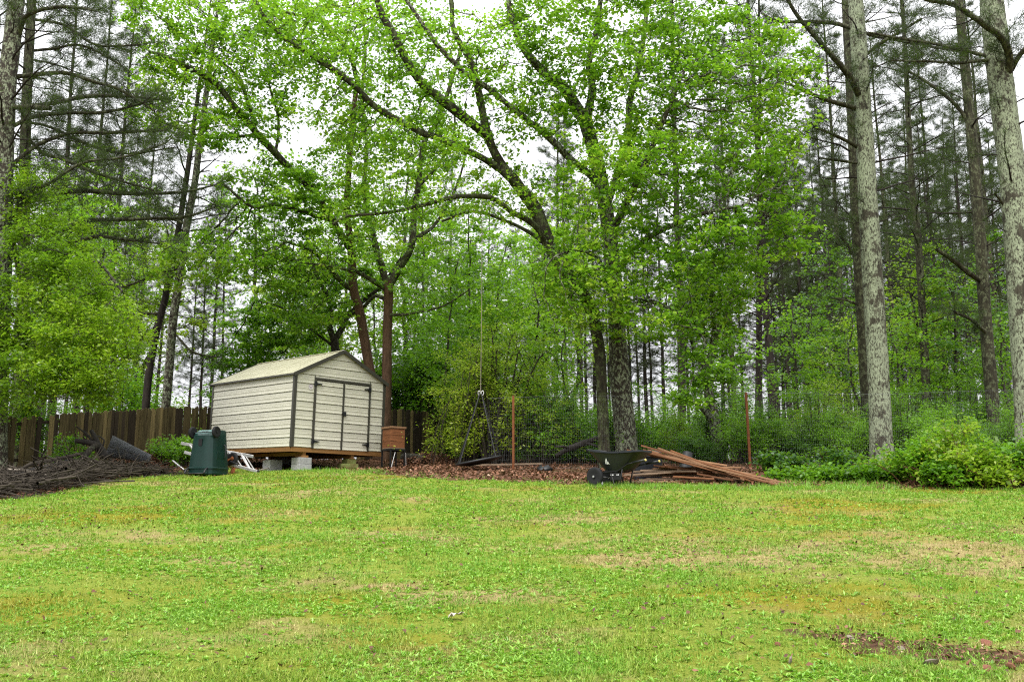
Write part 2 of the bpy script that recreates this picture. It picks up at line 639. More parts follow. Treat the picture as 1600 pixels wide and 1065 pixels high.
def patch_colours(nt, pos):
    """moss, dry and green patches of the lawn by place: (tan mask, moss mask, lush mask)"""
    wide = nt.nodes.new('ShaderNodeMapping')
    wide.inputs['Scale'].default_value = (0.75, 1.0, 0.0)
    nt.links.new(pos, wide.inputs['Vector'])
    n1 = noise(nt, 0.55, 6, wide.outputs[0], 0.68)
    off = nt.nodes.new('ShaderNodeMapping')
    off.inputs['Location'].default_value = (31, 17, 0)
    off.inputs['Scale'].default_value = (0.7, 1.0, 0.0)
    nt.links.new(pos, off.inputs['Vector'])
    n2 = noise(nt, 0.42, 5, off.outputs[0], 0.62)
    off2 = nt.nodes.new('ShaderNodeMapping')
    off2.inputs['Location'].default_value = (-11, 57, 0)
    off2.inputs['Scale'].default_value = (0.8, 1.0, 0.0)
    nt.links.new(pos, off2.inputs['Vector'])
    n3 = noise(nt, 1.1, 5, off2.outputs[0], 0.66)
    def blob(src, px, py, rx, ry, amt):
        c = gpix(px, py)
        mp = nt.nodes.new('ShaderNodeMapping')
        mp.vector_type = 'TEXTURE'
        mp.inputs['Location'].default_value = (c[0], c[1], 0)
        mp.inputs['Scale'].default_value = (rx, ry, 1e6)
        nt.links.new(pos, mp.inputs['Vector'])
        ln = nt.nodes.new('ShaderNodeVectorMath')
        ln.operation = 'LENGTH'
        nt.links.new(mp.outputs[0], ln.inputs[0])
        ad = nt.nodes.new('ShaderNodeMath')
        ad.operation = 'ADD'
        nt.links.new(src, ad.inputs[0])
        nt.links.new(maprange(nt, ln.outputs['Value'], 0.3, 1.2, amt, 0.0), ad.inputs[1])
        return ad.outputs[0]
    n2 = blob(n2, 120, 808, 3.6, 1.6, 0.16)
    n2 = blob(n2, 1330, 790, 3.5, 0.9, 0.10)
    for b_ in ((1180, 850, 2.2, 1.3), (1450, 860, 2.0, 1.6), (960, 880, 1.1, 0.7), (740, 935, 0.9, 0.35), (380, 845, 0.8, 0.6), (620, 915, 0.5, 0.25), (1300, 800, 1.5, 0.5)):
        n1 = blob(n1, *b_, 0.12)
    return n1, n2, n3


def lawn_material():
    m, nt, b = new_mat('lawn_ground')
    pos = position(nt)
    n1, n2, n3 = patch_colours(nt, pos)
    fine = noise(nt, 45, 8, pos, 0.85)
    grass = ramp(nt, [(0.3, (0.05, 0.07, 0.01)), (0.5, (0.17, 0.22, 0.025)), (0.7, (0.33, 0.33, 0.08))], fine)
    tan = ramp(nt, [(0.3, (0.14, 0.09, 0.03)), (0.7, (0.48, 0.36, 0.19))], fine)
    col = mix(nt, maprange(nt, n1, 0.50, 0.62, 0, 0.8), grass, tan)
    moss = ramp(nt, [(0.3, (0.12, 0.11, 0.008)), (0.7, (0.27, 0.23, 0.015))], fine)
    col = mix(nt, maprange(nt, n2, 0.52, 0.64, 0, 0.85), col, moss)
    big = noise(nt, 6, 6, pos, 0.75)
    litter = ramp(nt, [(0.25, (0.03, 0.017, 0.010)), (0.5, (0.10, 0.05, 0.030)), (0.8, (0.20, 0.10, 0.06))], big)
    litter = mix(nt, maprange(nt, n3, 0.5, 0.66, 0, 0.5), litter, (0.06, 0.075, 0.02))
    at = nt.nodes.new('ShaderNodeAttribute')
    at.attribute_name = 'lawn'
    edge = noise(nt, 5.0, 6, pos, 0.75)
    ad = nt.nodes.new('ShaderNodeMath')
    ad.operation = 'ADD'
    nt.links.new(at.outputs['Fac'], ad.inputs[0])
    nt.links.new(maprange(nt, edge, 0.25, 0.75, -0.45, 0.45), ad.inputs[1])
    col = mix(nt, maprange(nt, ad.outputs[0], 0.42, 0.58), litter, col)
    nt.links.new(col, b.inputs['Base Color'])
    b.inputs['Roughness'].default_value = 0.95
    b.inputs['Specular IOR Level'].default_value = 0.1
    bump(nt, b, fine, 0.8, 0.03)
    return m


M['ground'] = lawn_material()
g = obj('ground', me, M['ground'], kind='structure')
g['label'] = 'sloping mossy lawn running up to leaf litter under the trees'


# ------------------------------------------------------------------ grass (stuff)
def grass_material():
    m, nt, b = new_mat('grass_blade')
    pos = position(nt)
    n1, n2, n3 = patch_colours(nt, pos)
    at = nt.nodes.new('ShaderNodeAttribute')
    at.attribute_name = 'tone'
    green = ramp(nt, [(0.0, (0.04, 0.09, 0.008)), (0.35, (0.14, 0.245, 0.015)), (0.7, (0.27, 0.38, 0.04)), (1.0, (0.51, 0.50, 0.17))], at.outputs['Fac'])
    lush = ramp(nt, [(0.0, (0.04, 0.13, 0.01)), (0.5, (0.14, 0.32, 0.02)), (1.0, (0.29, 0.49, 0.07))], at.outputs['Fac'])
    tan = ramp(nt, [(0.0, (0.12, 0.10, 0.02)), (0.5, (0.36, 0.29, 0.10)), (1.0, (0.66, 0.53, 0.32))], at.outputs['Fac'])
    moss = ramp(nt, [(0.0, (0.08, 0.09, 0.006)), (0.5, (0.25, 0.23, 0.018)), (1.0, (0.46, 0.37, 0.05))], at.outputs['Fac'])
    col = mix(nt, maprange(nt, n1, 0.50, 0.64, 0, 0.75), green, tan)
    col = mix(nt, maprange(nt, n2, 0.57, 0.68, 0, 0.7), col, moss)
    col = mix(nt, maprange(nt, n3, 0.46, 0.56, 0, 0.85), col, lush)
    nt.links.new(col, b.inputs['Base Color'])
    b.inputs['Roughness'].default_value = 0.55
    b.inputs['Specular IOR Level'].default_value = 0.25
    tr = nt.nodes.new('ShaderNodeBsdfTranslucent')
    nt.links.new(col, tr.inputs['Color'])
    ms = nt.nodes.new('ShaderNodeMixShader')
    ms.inputs[0].default_value = 0.25
    nt.links.new(b.outputs[0], ms.inputs[1])
    nt.links.new(tr.outputs[0], ms.inputs[2])
    nt.links.new(ms.outputs[0], nt.nodes['Material Output'].inputs['Surface'])
    return m


M['grass'] = grass_material()
M['weed'] = leaf_mat('weed_leaf', [(0.0, (0.05, 0.14, 0.012)), (0.5, (0.16, 0.34, 0.022)), (1.0, (0.30, 0.48, 0.06))], 0.25)


def unit(v):
    return v / (np.linalg.norm(v, axis=-1, keepdims=True) + 1e-9)


def leaf_quads(c, d, nrm, L, Wd, droop=0.0):
    """rhombic leaves: base c, direction d, face normal nrm"""
    s = unit(np.cross(nrm, d))
    up = unit(np.cross(d, s))
    L = L[:, None]
    Wd = Wd[:, None]
    a = c
    m1 = c + d * L * 0.45 + s * Wd * 0.5 + up * L * 0.06
    t = c + d * L - up * L * droop
    m2 = c + d * L * 0.45 - s * Wd * 0.5 + up * L * 0.06
    V = np.stack([a, m1, t, m2], 1).reshape(-1, 3)
    n = len(c)
    F = np.arange(n * 4).reshape(n, 4)
    return V, F


def value_noise(x, y, s, seed):
    r = np.random.default_rng(seed)
    T = r.random((64, 64))
    u, v = x / s, y / s
    i, j = np.floor(u).astype(int), np.floor(v).astype(int)
    f, g_ = u - i, v - j
    f, g_ = f * f * (3 - 2 * f), g_ * g_ * (3 - 2 * g_)
    q = lambda a, b: T[a % 64, b % 64]
    return (q(i, j) * (1 - f) * (1 - g_) + q(i + 1, j) * f * (1 - g_) + q(i, j + 1) * (1 - f) * g_ + q(i + 1, j + 1) * f * g_)


def scatter_lawn(n, dmin, dmax, seed, power=2.0):
    """points on the lawn, thinning with distance"""
    r = np.random.default_rng(seed)
    u = r.random(n)
    if power == 2.0:
        y = dmin * (dmax / dmin) ** u
    else:
        y = np.sqrt(dmin ** 2 + u * (dmax ** 2 - dmin ** 2))
    x = (r.random(n) * 2 - 1) * (0.60 * y + 0.5)
    k = lawn_margin(x, y) > r.normal(0, 0.18, n)
    x, y = x[k], y[k]
    return x, y, r


def grass_layer(n, seed, lush_only, Lr, Wr, lean, dmax=27):
    x, y, r = scatter_lawn(n, 4.6, dmax, seed)
    den = 0.35 * value_noise(x, y, 0.55, 5) + 0.35 * value_noise(x, y, 0.17, 6) + 0.3 * value_noise(x, y, 0.07, 8)
    keep = r.random(len(x)) < np.clip((den - 0.30) * 3.0, 0.06, 1) * (1 - 0.55 * soil_mask(x, y))
    x, y, den = x[keep], y[keep], den[keep]
    k = len(x)
    c = np.stack([x, y, ground(x, y) - 0.004], 1)
    az = r.random(k) * 2 * np.pi
    el = np.clip(r.normal(lean, 0.4, k), 0.05, 1.45)
    d = np.stack([np.cos(az) * np.cos(el), np.sin(az) * np.cos(el), np.sin(el)], 1)
    nrm = unit(np.stack([-np.cos(az) * np.sin(el), -np.sin(az) * np.sin(el), np.cos(el)], 1) + r.normal(0, 0.25, (k, 3)))
    far = np.clip(y / 10, 0.8, 2.2)
    L = r.uniform(*Lr, k) * (0.65 + 0.7 * den) * far ** 0.35
    Wd = r.uniform(*Wr, k) * far ** 0.9
    sd = unit(np.cross(nrm, d)) * Wd[:, None] * 0.5
    V = np.stack([c - sd, c + sd, c + d * L[:, None]], 1).reshape(-1, 3)
    tone = np.repeat(np.clip(r.beta(2.4, 2.4, k), 0, 1), 3)
    return V, np.arange(k * 3).reshape(k, 3), tone


def rosettes(n, seed):
    """broad-leaved weeds: little star-shaped clumps"""
    x, y, r = scatter_lawn(n, 4.6, 24, seed)
    den = value_noise(x, y, 0.8, 21)
    keep = r.random(len(x)) < np.clip((den - 0.40) * 3.5, 0.13, 1) * (1 - 0.6 * soil_mask(x, y))
    x, y = x[keep], y[keep]
    m = 6
    k = len(x)
    xx, yy = np.repeat(x, m), np.repeat(y, m)
    s = np.repeat(r.uniform(0.5, 1.35, k), m)
    az = np.repeat(r.random(k) * 6.28, m) + np.tile(np.arange(m) * 2 * np.pi / m, k) + r.normal(0, 0.3, k * m)
    el = np.clip(r.normal(0.55, 0.25, k * m), 0.05, 1.3)
    d = np.stack([np.cos(az) * np.cos(el), np.sin(az) * np.cos(el), np.sin(el)], 1)
    nrm = unit(np.stack([-np.cos(az) * np.sin(el), -np.sin(az) * np.sin(el), np.cos(el)], 1) + r.normal(0, 0.2, (k * m, 3)))
    c = np.stack([xx, yy, ground(xx, yy)], 1)
    far = np.clip(yy / 10, 0.8, 2.0)
    V, F = leaf_quads(c, d, nrm, r.uniform(0.026, 0.055, k * m) * s * far ** 0.4, r.uniform(0.009, 0.017, k * m) * s * far ** 0.5, 0.2)
    tone = np.repeat(np.clip(r.normal(0.6, 0.2, k * m), 0, 1), 4)
    return V, F, tone


def join(layers):
    Vs, Fs, ts, n = [], [], [], 0
    for V, F, t in layers:
        Vs.append(V)
        Fs.append(F + n)
        ts.append(t)
        n += len(V)
    return np.concatenate(Vs), np.concatenate(Fs), np.concatenate(ts)


V, F, t = join([grass_layer(800000, 11, False, (0.020, 0.055), (0.006, 0.014), 0.5),
                grass_layer(70000, 12, False, (0.05, 0.10), (0.004, 0.007), 1.0, 20)])
gr = obj('grass', mesh_quads('grass', V, F, t), M['grass'], kind='stuff')
tag(gr, 'short patchy yellow green lawn grass', 'grass')
V, F, t = rosettes(58000, 13)
gr = obj('lawn_weeds', mesh_quads('lawn_weeds', V, F, t), M['weed'], kind='stuff')
tag(gr, 'broad leaved bright green weeds spread through the lawn', 'weeds')


# ------------------------------------------------------------------ fallen leaves on the lawn and litter under the trees (stuff)
def flat_leaves(x, y, r, size, lift=0.012, flat=0.35, tone=None, zadd=None):
    k = len(x)
    az = r.random(k) * 2 * np.pi
    d = unit(np.stack([np.cos(az), np.sin(az), r.normal(0, flat, k)], 1))
    nrm = unit(np.stack([r.normal(0, flat, k), r.normal(0, flat, k), np.ones(k)], 1))
    z = ground(x, y) + lift + r.random(k) * 0.03
    if zadd is not None:
        z = z + zadd
    c = np.stack([x, y, z], 1)
    L = r.uniform(0.6, 1.3, k) * size
    V, F = leaf_quads(c, d, nrm, L, L * r.uniform(0.35, 0.75, k), r.uniform(-0.2, 0.3, k)[:, None])
    if tone is None:
        tone = np.clip(r.beta(2, 2.4, k), 0, 1)
    return V, F, np.repeat(tone, 4)


x, y, r = scatter_lawn(11000, 4.8, 24, 31, 1.0)
far = value_noise(x, y, 2.5, 77)
k = r.random(len(x)) < np.clip(far * 1.4 - 0.1, 0.05, 1)
x, y = x[k], y[k]
V, F, t = flat_leaves(x, y, r, 0.042, 0.025, 0.45, r.beta(1.2, 2.6, len(x)) * 0.65)
fl = obj('fallen_leaves', mesh_quads('fallen_leaves', V, F, t), M['litterleaf'], kind='stuff')
tag(fl, 'brown fallen leaves scattered thinly over the lawn', 'leaves')

r = np.random.default_rng(41)
n = 95000
y = 16 + 20 * r.random(n)
x = (r.random(n) * 2 - 1) * (0.62 * y)
mgn = lawn_margin(x, y)
k = (mgn < r.normal(0.0, 0.25, n)) & (r.random(n) < np.clip(1.25 - np.abs(mgn) / 11, 0.12, 1))
x, y = x[k], y[k]
V, F, t = flat_leaves(x, y, r, 0.085, 0.0, 0.5)
ll = obj('leaf_litter', mesh_quads('leaf_litter', V, F, t), M['litterleaf'], kind='stuff')
tag(ll, 'reddish brown leaf litter and mulch along the edge of the trees', 'leaf litter')

# taller uncut tufts along the lawn edge and round the things standing on it
r = np.random.default_rng(47)
TV = []
def tufts(n, pxs, pys, jx, jy, h, w=(0.006, 0.012)):
    i = r.integers(0, len(pxs), n)
    px = np.asarray(pxs, float)[i] + r.normal(0, jx, n)
    py = np.interp(px, pxs, pys) + r.normal(0, jy, n)
    base = np.array([gpix(a_, b_) for a_, b_ in zip(px, py)])
    m = 9
    c = np.repeat(base, m, 0) + r.normal(0, 0.035, (n * m, 3)) * [1, 1, 0]
    az = r.random(n * m) * 6.283
    el = np.clip(r.normal(1.05, 0.25, n * m), 0.4, 1.5)
    d = np.stack([np.cos(az) * np.cos(el), np.sin(az) * np.cos(el), np.sin(el)], 1)
    L = np.repeat(r.uniform(*h, n), m) * r.uniform(0.6, 1.2, n * m)
    sd = unit(np.cross(d, r.normal(0, 1, (n * m, 3)))) * r.uniform(*w, n * m)[:, None] * 0.5
    TV.append((np.stack([c - sd, c + sd, c + d * L[:, None]], 1).reshape(-1, 3), np.arange(n * m * 3).reshape(-1, 3), np.repeat(np.clip(r.normal(0.5, 0.25, n * m), 0, 1), 3)))
EX = np.linspace(290, 1640, 60)
tufts(520, EX, np.interp(EX, EDGE_PX[:, 0], EDGE_PX[:, 1]), 12, 3.0, (0.04, 0.10))
EX = np.linspace(925, 1235, 30)
tufts(420, EX, np.interp(EX, [925, 1000, 1235], [760, 761, 765]), 5, 2.0, (0.05, 0.14))
EX = np.linspace(1225, 1400, 20)
tufts(260, EX, np.interp(EX, [1225, 1400], [756, 762]), 8, 4.0, (0.06, 0.16), (0.008, 0.016))
EX = np.linspace(455, 600, 20)
tufts(160, EX, np.interp(EX, [455, 600], [734, 738]), 4, 1.5, (0.06, 0.14))
V, F, t = join(TV)
o = obj('grass_tufts', mesh_quads('grass_tufts', V, F, t), M['weed'], kind='stuff')
tag(o, 'taller uncut grass tufts along the far lawn edge', 'grass')
# scraps of dead leaf in the bare patch
x0 = r.uniform(2.0, 5.5, 6000)
y0 = r.uniform(5.5, 9.0, 6000)
k = soil_mask(x0, y0) > 0.25
k &= r.random(6000) < 0.6
V, F, t = flat_leaves(x0[k], y0[k], r, 0.04, 0.008, 0.45)
o = obj('soil_litter', mesh_quads('soil_litter', V, F, t), M['litterleaf'], kind='stuff')
tag(o, 'crumbled leaf scraps on the bare soil patch', 'leaf litter')

# stones and brick bits in the bare patch
ga = gpix(1230, 990)
gb = gpix(1600, 1035)


def pebble(seed):
    r = np.random.default_rng(seed)
    mb = MB()
    rings = []
    for k_, (zz, rr) in enumerate([(-0.5, 0.45), (-0.15, 0.95), (0.2, 0.9), (0.5, 0.5)]):
        rings.append([(rr * math.cos(a_ * math.pi / 4) * (1 + r.normal(0, 0.12)), rr * 0.75 * math.sin(a_ * math.pi / 4) * (1 + r.normal(0, 0.12)), zz * 0.7 + r.normal(0, 0.05)) for a_ in range(8)])
    mb.loft(rings)
    me = bpy.data.meshes.new('stone')
    me.from_pydata(mb.v, [], mb.f)
    me.update()
    return me


peb = [pebble(s) for s in range(3)]
pebb = [pebble(s + 10) for s in range(3)]
for me_ in peb:
    me_.materials.append(M['stone'])
for me_ in pebb:
    me_.materials.append(M['brick'])
STN = [(1242, 975, 0.05, 1), (1292, 1023, 0.035, 0), (1340, 1023, 0.05, 1), (1317, 998, 0.04, 1), (1408, 1014, 0.05, 0), (1329, 997, 0.045, 0), (1481, 1026, 0.045, 1),
       (1455, 1038, 0.075, 0), (1513, 1037, 0.05, 1), (1540, 1007, 0.07, 1), (1545, 1048, 0.065, 1), (1580, 1045, 0.06, 1), (1592, 1036, 0.05, 1), (1235, 1034, 0.06, 0), (1215, 1008, 0.035, 1)]
for q, (px, py, s_, red) in enumerate(STN):
    p = gpix(px, py)
    o = obj('brick_fragment' if red else 'stone', (pebb if red else peb)[q % 3])
    o.location = (p[0], p[1], p[2] + s_ * 0.2)
    o.rotation_euler = (0.1 * q, 0.2, q * 1.3)
    s_ *= 0.7
    o.scale = (s_, s_, s_ * 0.6)
    if red:
        tag(o, 'small reddish brick fragment in the bare soil patch at lower right', 'brick fragment', 'brick fragments in the bare patch')
    else:
        tag(o, 'small grey stone in the bare soil patch at lower right', 'stone', 'stones in the bare patch')

# crumpled pale scrap on the lawn, front middle
p = gpix(713, 968)
mb = MB()
rr = np.random.default_rng(5)
Vp, Fp = [], []
for a_ in range(7):
    for b_ in range(4):
        Vp.append((p[0] + (a_ - 3) * 0.019 + rr.normal(0, 0.004), p[1] + (b_ - 1.5) * 0.022 + 0.012 * math.sin(a_), p[2] + 0.035 + rr.normal(0, 0.010) + 0.005 * a_))
for a_ in range(6):
    for b_ in range(3):
        Fp.append((a_ * 4 + b_, a_ * 4 + b_ + 4, a_ * 4 + b_ + 5, a_ * 4 + b_ + 1))
mb.add(Vp, Fp)
o = mb.build('paper_scrap', plain('pale_scrap', (0.42, 0.37, 0.32), 0.8, 0, 0.2))
o.modifiers.new('thick', 'SOLIDIFY').thickness = 0.002
tag(o, 'crumpled pale scrap lying on the lawn, front middle', 'scrap')
# ------------------------------------------------------------------ metal shed
SW, SLN, SH, SRISE = 3.05, 4.55, 2.0, 0.76
ROW = 0.25
N0 = P(455, 697, 26.0)
shed = thing('garden_shed', 'cream metal garden shed with dark trim and double doors on concrete blocks', 'shed', N0, R(45))
shed.rotation_euler = (R(1.7), 0, R(45))


def roof_material():
    m, nt, b = new_mat('pollen_covered_roof')
    n1 = noise(nt, 2.2, 6, coords(nt), 0.7)
    col = ramp(nt, [(0.3, (0.32, 0.305, 0.20)), (0.7, (0.45, 0.435, 0.31))], n1)
    n2 = noise(nt, 13, 4, coords(nt), 0.6)
    col = mix(nt, maprange(nt, n2, 0.66, 0.70, 0, 0.8), col, (0.10, 0.085, 0.03))
    nt.links.new(col, b.inputs['Base Color'])
    b.inputs['Roughness'].default_value = 0.6
    return m


M['roof'] = roof_material()
PROF = [(0.0, 0.0), (0.018, 0.0), (0.024, 0.012), (0.022, 0.03), (0.012, 0.05), (0.011, 0.105), (0.015, 0.115), (0.015, 0.125), (0.010, 0.135), (0.009, 0.195), (0.004, 0.237), (0.0, 0.237)]


def panel(f0, f1, w0, h, axis, parent, name='wall_panel', off=0.0):
    """one lap of siding; f0(w), f1(w) give its ends; axis 'u' = front wall, 'v' = side wall"""
    k = h / ROW
    rings = []
    for f in (f0, f1):
        ring = []
        for o_, w in PROF:
            ww = w0 + w * k
            a_ = f(ww)
            ring.append((a_, -o_ - off, ww) if axis == 'u' else (-o_ - off, a_, ww))
        rings.append(ring)
    mb = MB()
    mb.loft(rings)
    return mb.build(name, M['cream'], parent)


cst = lambda c: (lambda w: c)
mb = MB()
mb.box(0.004, SW - 0.004, 0.004, SLN - 0.004, 0.0, SH)
c = SW / 2
mb.add([(0.004, 0.004, SH), (SW - 0.004, 0.004, SH), (c, 0.004, SH + SRISE - 0.004), (0.004, SLN - 0.004, SH), (SW - 0.004, SLN - 0.004, SH), (c, SLN - 0.004, SH + SRISE - 0.004)],
       [(0, 1, 2), (5, 4, 3), (0, 2, 5, 3), (1, 4, 5, 2)])
mb.build('wall_core', M['trim'], shed)
DU0, DU1, DUC, DTOP = 0.65, 2.51, 1.60, 1.90
for k in range(8):
    panel(cst(0.06), cst(SLN - 0.05), k * ROW, ROW, 'v', shed)
    if k < 7 or True:
        h = ROW
        panel(cst(0.06), cst(DU0 - 0.035), k * ROW, h, 'u', shed)
        panel(cst(DU1 + 0.035), cst(SW - 0.06), k * ROW, h, 'u', shed)
# right and back walls
for k in range(8):
    o = panel(cst(0.05), cst(SLN - 0.05), k * ROW, ROW, 'v', shed)
    o.location = (SW, SLN, 0)
    o.rotation_euler = (0, 0, math.pi)
    o = panel(cst(0.05), cst(SW - 0.05), k * ROW, ROW, 'u', shed)
    o.location = (SW, SLN, 0)
    o.rotation_euler = (0, 0, math.pi)
inset = 0.05


def gl(w):
    return inset + max(0, (w - SH)) / SRISE * c


for k in range(8, 11):
    w0 = k * ROW
    h = min(ROW, SH + SRISE - 0.05 - w0)
    panel(gl, lambda w: SW - gl(w), w0, h, 'u', shed, 'gable_panel')
mb = MB()
mb.box(DU0, DU1, -0.014, 0.003, DTOP + 0.03, SH - 0.012)
mb.build('gable_panel', M['cream'], shed)
# doors
for (u0, u1, hinge_u, sgn) in ((DU0, DUC, DU0, 1), (DUC, DU1, DU1, -1)):
    d = obj('door', None, None, shed)
    d.empty_display_size = 0.1
    for k in range(8):
        h = ROW if k < 7 else DTOP - 7 * ROW - 0.02
        panel(cst(u0 + 0.04), cst(u1 - 0.03), k * ROW - 0.02, h, 'u', d, 'door_panel', 0.012)
    for z in (0.17, 1.76):
        hb = MB()
        hb.box(hinge_u - 0.055, hinge_u + 0.03, -0.062, -0.040, z - 0.06, z + 0.06)
        t0, t1 = hinge_u, hinge_u + sgn * 0.20
        hb.add([(t0, -0.062, z - 0.035), (t0, -0.062, z + 0.035), (t1, -0.062, z + 0.012), (t1, -0.062, z - 0.012),
                (t0, -0.038, z - 0.035), (t0, -0.038, z + 0.035), (t1, -0.038, z + 0.012), (t1, -0.038, z - 0.012)],
               [(0, 1, 2, 3), (7, 6, 5, 4), (0, 4, 5, 1), (1, 5, 6, 2), (2, 6, 7, 3), (3, 7, 4, 0)])
        hb.build('hinge', M['black'], d)
    if sgn < 0:
        lb = MB()
        lb.box(DUC + 0.0, DUC + 0.09, -0.075, -0.042, 0.93, 1.06)
        lb.box(DUC - 0.05, DUC + 0.06, -0.068, -0.045, 0.99, 1.02)
        lb.build('latch', M['black'], d, bevel=0.006)
for (a0, a1, b0, b1) in ((DU0 - 0.035, DU0 + 0.035, -0.02, DTOP + 0.02), (DU1 - 0.03, DU1 + 0.035, -0.02, DTOP + 0.02), (DUC - 0.03, DUC + 0.025, -0.02, DTOP - 0.02), (DU0 - 0.035, DU1 + 0.035, DTOP - 0.025, DTOP + 0.04)):
    mb = MB()
    y0 = -0.041 if b1 - b0 > 0.2 else -0.044
    mb.box(a0, a1, y0, 0.002, b0, b1)
    mb.build('door_trim', M['trim'], shed, bevel=0.004)
# corners, eaves, rakes
for (u, v) in ((0, 0), (SW, 0), (0, SLN), (SW, SLN)):
    mb = MB()
    su, sv = (1 if u == 0 else -1), (1 if v == 0 else -1)
    x0, x1 = sorted((u - su * 0.030, u + su * 0.06))
    y0, y1 = sorted((v - sv * 0.030, v + sv * 0.06))
    mb.box(x0, x1, y0, y1, -0.012, SH + 0.02)
    mb.build('corner_trim', M['trim'], shed, bevel=0.005)
OV = 0.07
for s in (-1, 1):
    mb = MB()
    e = c + 0.075
    th = 0.035
    pts = []
    for yy in (-OV, SLN + OV):
        for (a_, z) in ((e, SH - SRISE * 0.075 / c + 0.035), (0.0, SH + SRISE + 0.035)):
            pts.append((c + s * a_, yy, z))
            pts.append((c + s * a_, yy, z - th))
    mb.add(pts, [(0, 2, 6, 4), (1, 5, 7, 3), (0, 1, 3, 2), (4, 6, 7, 5), (0, 4, 5, 1), (2, 3, 7, 6)])
    ro = mb.build('roof_slope', M['roof'], shed)
    for k in range(1, 12):     # low ribs of the roofing sheet
        yy = -OV + k * (SLN + 2 * OV) / 12
        rb = MB()
        rb.beam((c + s * e * 0.995, yy, SH - SRISE * 0.075 / c + 0.038), (c + s * 0.02, yy, SH + SRISE + 0.030), 0.035, 0.012)
        rb.build('roof_rib', M['roof'], ro)
    for yy in (-OV - 0.012, SLN + OV + 0.012):
        mb = MB()
        mb.beam((c + s * (e + 0.012), yy, SH - SRISE * 0.075 / c - 0.012), (c + s * 0.001, yy, SH + SRISE + 0.004), 0.024, 0.10)
        mb.build('rake_trim', M['trim'], shed)
    mb = MB()
    xx = c + s * (e + 0.012)
    mb.box(min(xx, xx - s * 0.03), max(xx, xx - s * 0.03), -OV, SLN + OV, SH - 0.055, SH - 0.012)
    mb.build('eave_trim', M['trim'], shed)
mb = MB()
mb.box(c - 0.07, c + 0.07, -OV - 0.005, SLN + OV, SH + SRISE + 0.012, SH + SRISE + 0.044)
mb.build('ridge_cap', M['roof'], shed, bevel=0.015)
# timber floor
for (x0, x1, y0, y1) in ((0.0, SW, -0.012, 0.028), (0.0, SW, SLN - 0.03, SLN + 0.01), (-0.012, 0.028, 0.030, SLN - 0.032), (SW - 0.028, SW + 0.012, 0.030, SLN - 0.032)):
    mb = MB()
    mb.box(x0, x1, y0, y1, -0.135, -0.014)
    mb.build('floor_joist', M['treated'], shed, bevel=0.004)
for u in (0.45, 2.05):
    mb = MB()
    mb.box(u - 0.05, u + 0.05, 0.04, SLN - 0.05, -0.225, -0.135)
    mb.build('skid', M['treated'], shed)
mb = MB()
mb.box(0.03, SW - 0.03, 0.03, SLN - 0.035, -0.05, -0.016)
mb.build('floor_deck', M['greyboard'], shed)
# maker's round sticker near the door
mb = MB()
mb.lathe([(0.001, 0.0), (0.075, 0.0), (0.075, 0.002), (0.001, 0.002)], 24, 'y', (0.50, -0.0255, 1.655))
st = mb.build('sticker', plain('sticker_white', (0.62, 0.60, 0.58), 0.5, 0, 0.05), shed)
mb = MB()
for k in range(12):
    a0, a1 = R(10 + k * 14), R(24 + k * 14)
    pp = []
    for (a_, rr_) in ((a0, 0.05), (a1, 0.05), (a1, 0.068), (a0, 0.068)):
        pp.append((0.50 + rr_ * math.cos(a_), -0.029, 1.655 + rr_ * math.sin(a_)))
    mb.add(pp, [(0, 1, 2, 3)])
mb.build('sticker_print', M['violet'], st)
mb = MB()
for (z0, hw) in ((1.655, 0.045), (1.635, 0.04), (1.615, 0.028)):
    mb.add([(0.50 - hw, -0.029, z0), (0.50 + hw, -0.029, z0), (0.50 + hw, -0.029, z0 + 0.009), (0.50 - hw, -0.029, z0 + 0.009)], [(0, 1, 2, 3)])
mb.build('sticker_print', M['violet'], st)

SM = Matrix.Translation(Vector(N0)) @ Matrix.Rotation(R(45), 4, 'Z') @ Matrix.Rotation(R(1.7), 4, 'X')


def under(u, v):
    """ground point and skid underside below shed-local (u, v)"""
    p = SM @ Vector((u, v, -0.225))
    return p, gz(p.x, p.y)


def concrete_block(u, v, wx, wy, z0, z1, mat, label, rz=R(45), group='concrete blocks under the shed'):
    p, g_ = under(u, v)
    mb = MB()
    mb.box(-wx / 2, wx / 2, -wy / 2, wy / 2, 0, z1 - z0)
    o = mb.build('concrete_block', M[mat], None, bevel=0.012)
    o.location = (p.x, p.y, g_ + z0)
    o.rotation_euler = (0, 0, rz)
    return tag(o, label, 'concrete block', group), g_ + z1, p


concrete_block(0.45, 0.16, 0.40, 0.40, -0.03, 0.17, 'block', 'lower pale grey concrete block of the stack under the front left shed corner')
_, zt, p = concrete_block(0.45, 0.16, 0.40, 0.39, 0.173, 0.35, 'block', 'upper pale grey concrete block of the stack under the front left shed corner')
mb = MB()
mb.box(-0.10, 0.10, -0.17, 0.17, 0, max(0.03, p.z - zt - 0.002))
o = mb.build('timber_shim', M['treated'])
o.location = (p.x, p.y, zt + 0.001)
o.rotation_euler = (0, 0, R(45))
tag(o, 'orange timber shim between the pale concrete block and the shed floor', 'timber shim')
concrete_block(1.95, 0.12, 0.5, 0.40, -0.03, 0.20, 'mossblock', 'mossy brown concrete block under the shed doors, lower one', R(30))
_, zt, p = concrete_block(2.05, 0.2, 0.30, 0.30, 0.203, 0.34, 'mossblock', 'small brown concrete block on the mossy block under the shed doors', R(45))
mb = MB()
mb.box(-0.09, 0.09, -0.16, 0.16, 0, max(0.03, p.z - zt - 0.002))
o = mb.build('timber_shim', M['treated'])
o.location = (p.x, p.y, zt + 0.001)
o.rotation_euler = (0, 0, R(45))
tag(o, 'orange timber shim on the mossy block under the shed doors', 'timber shim')
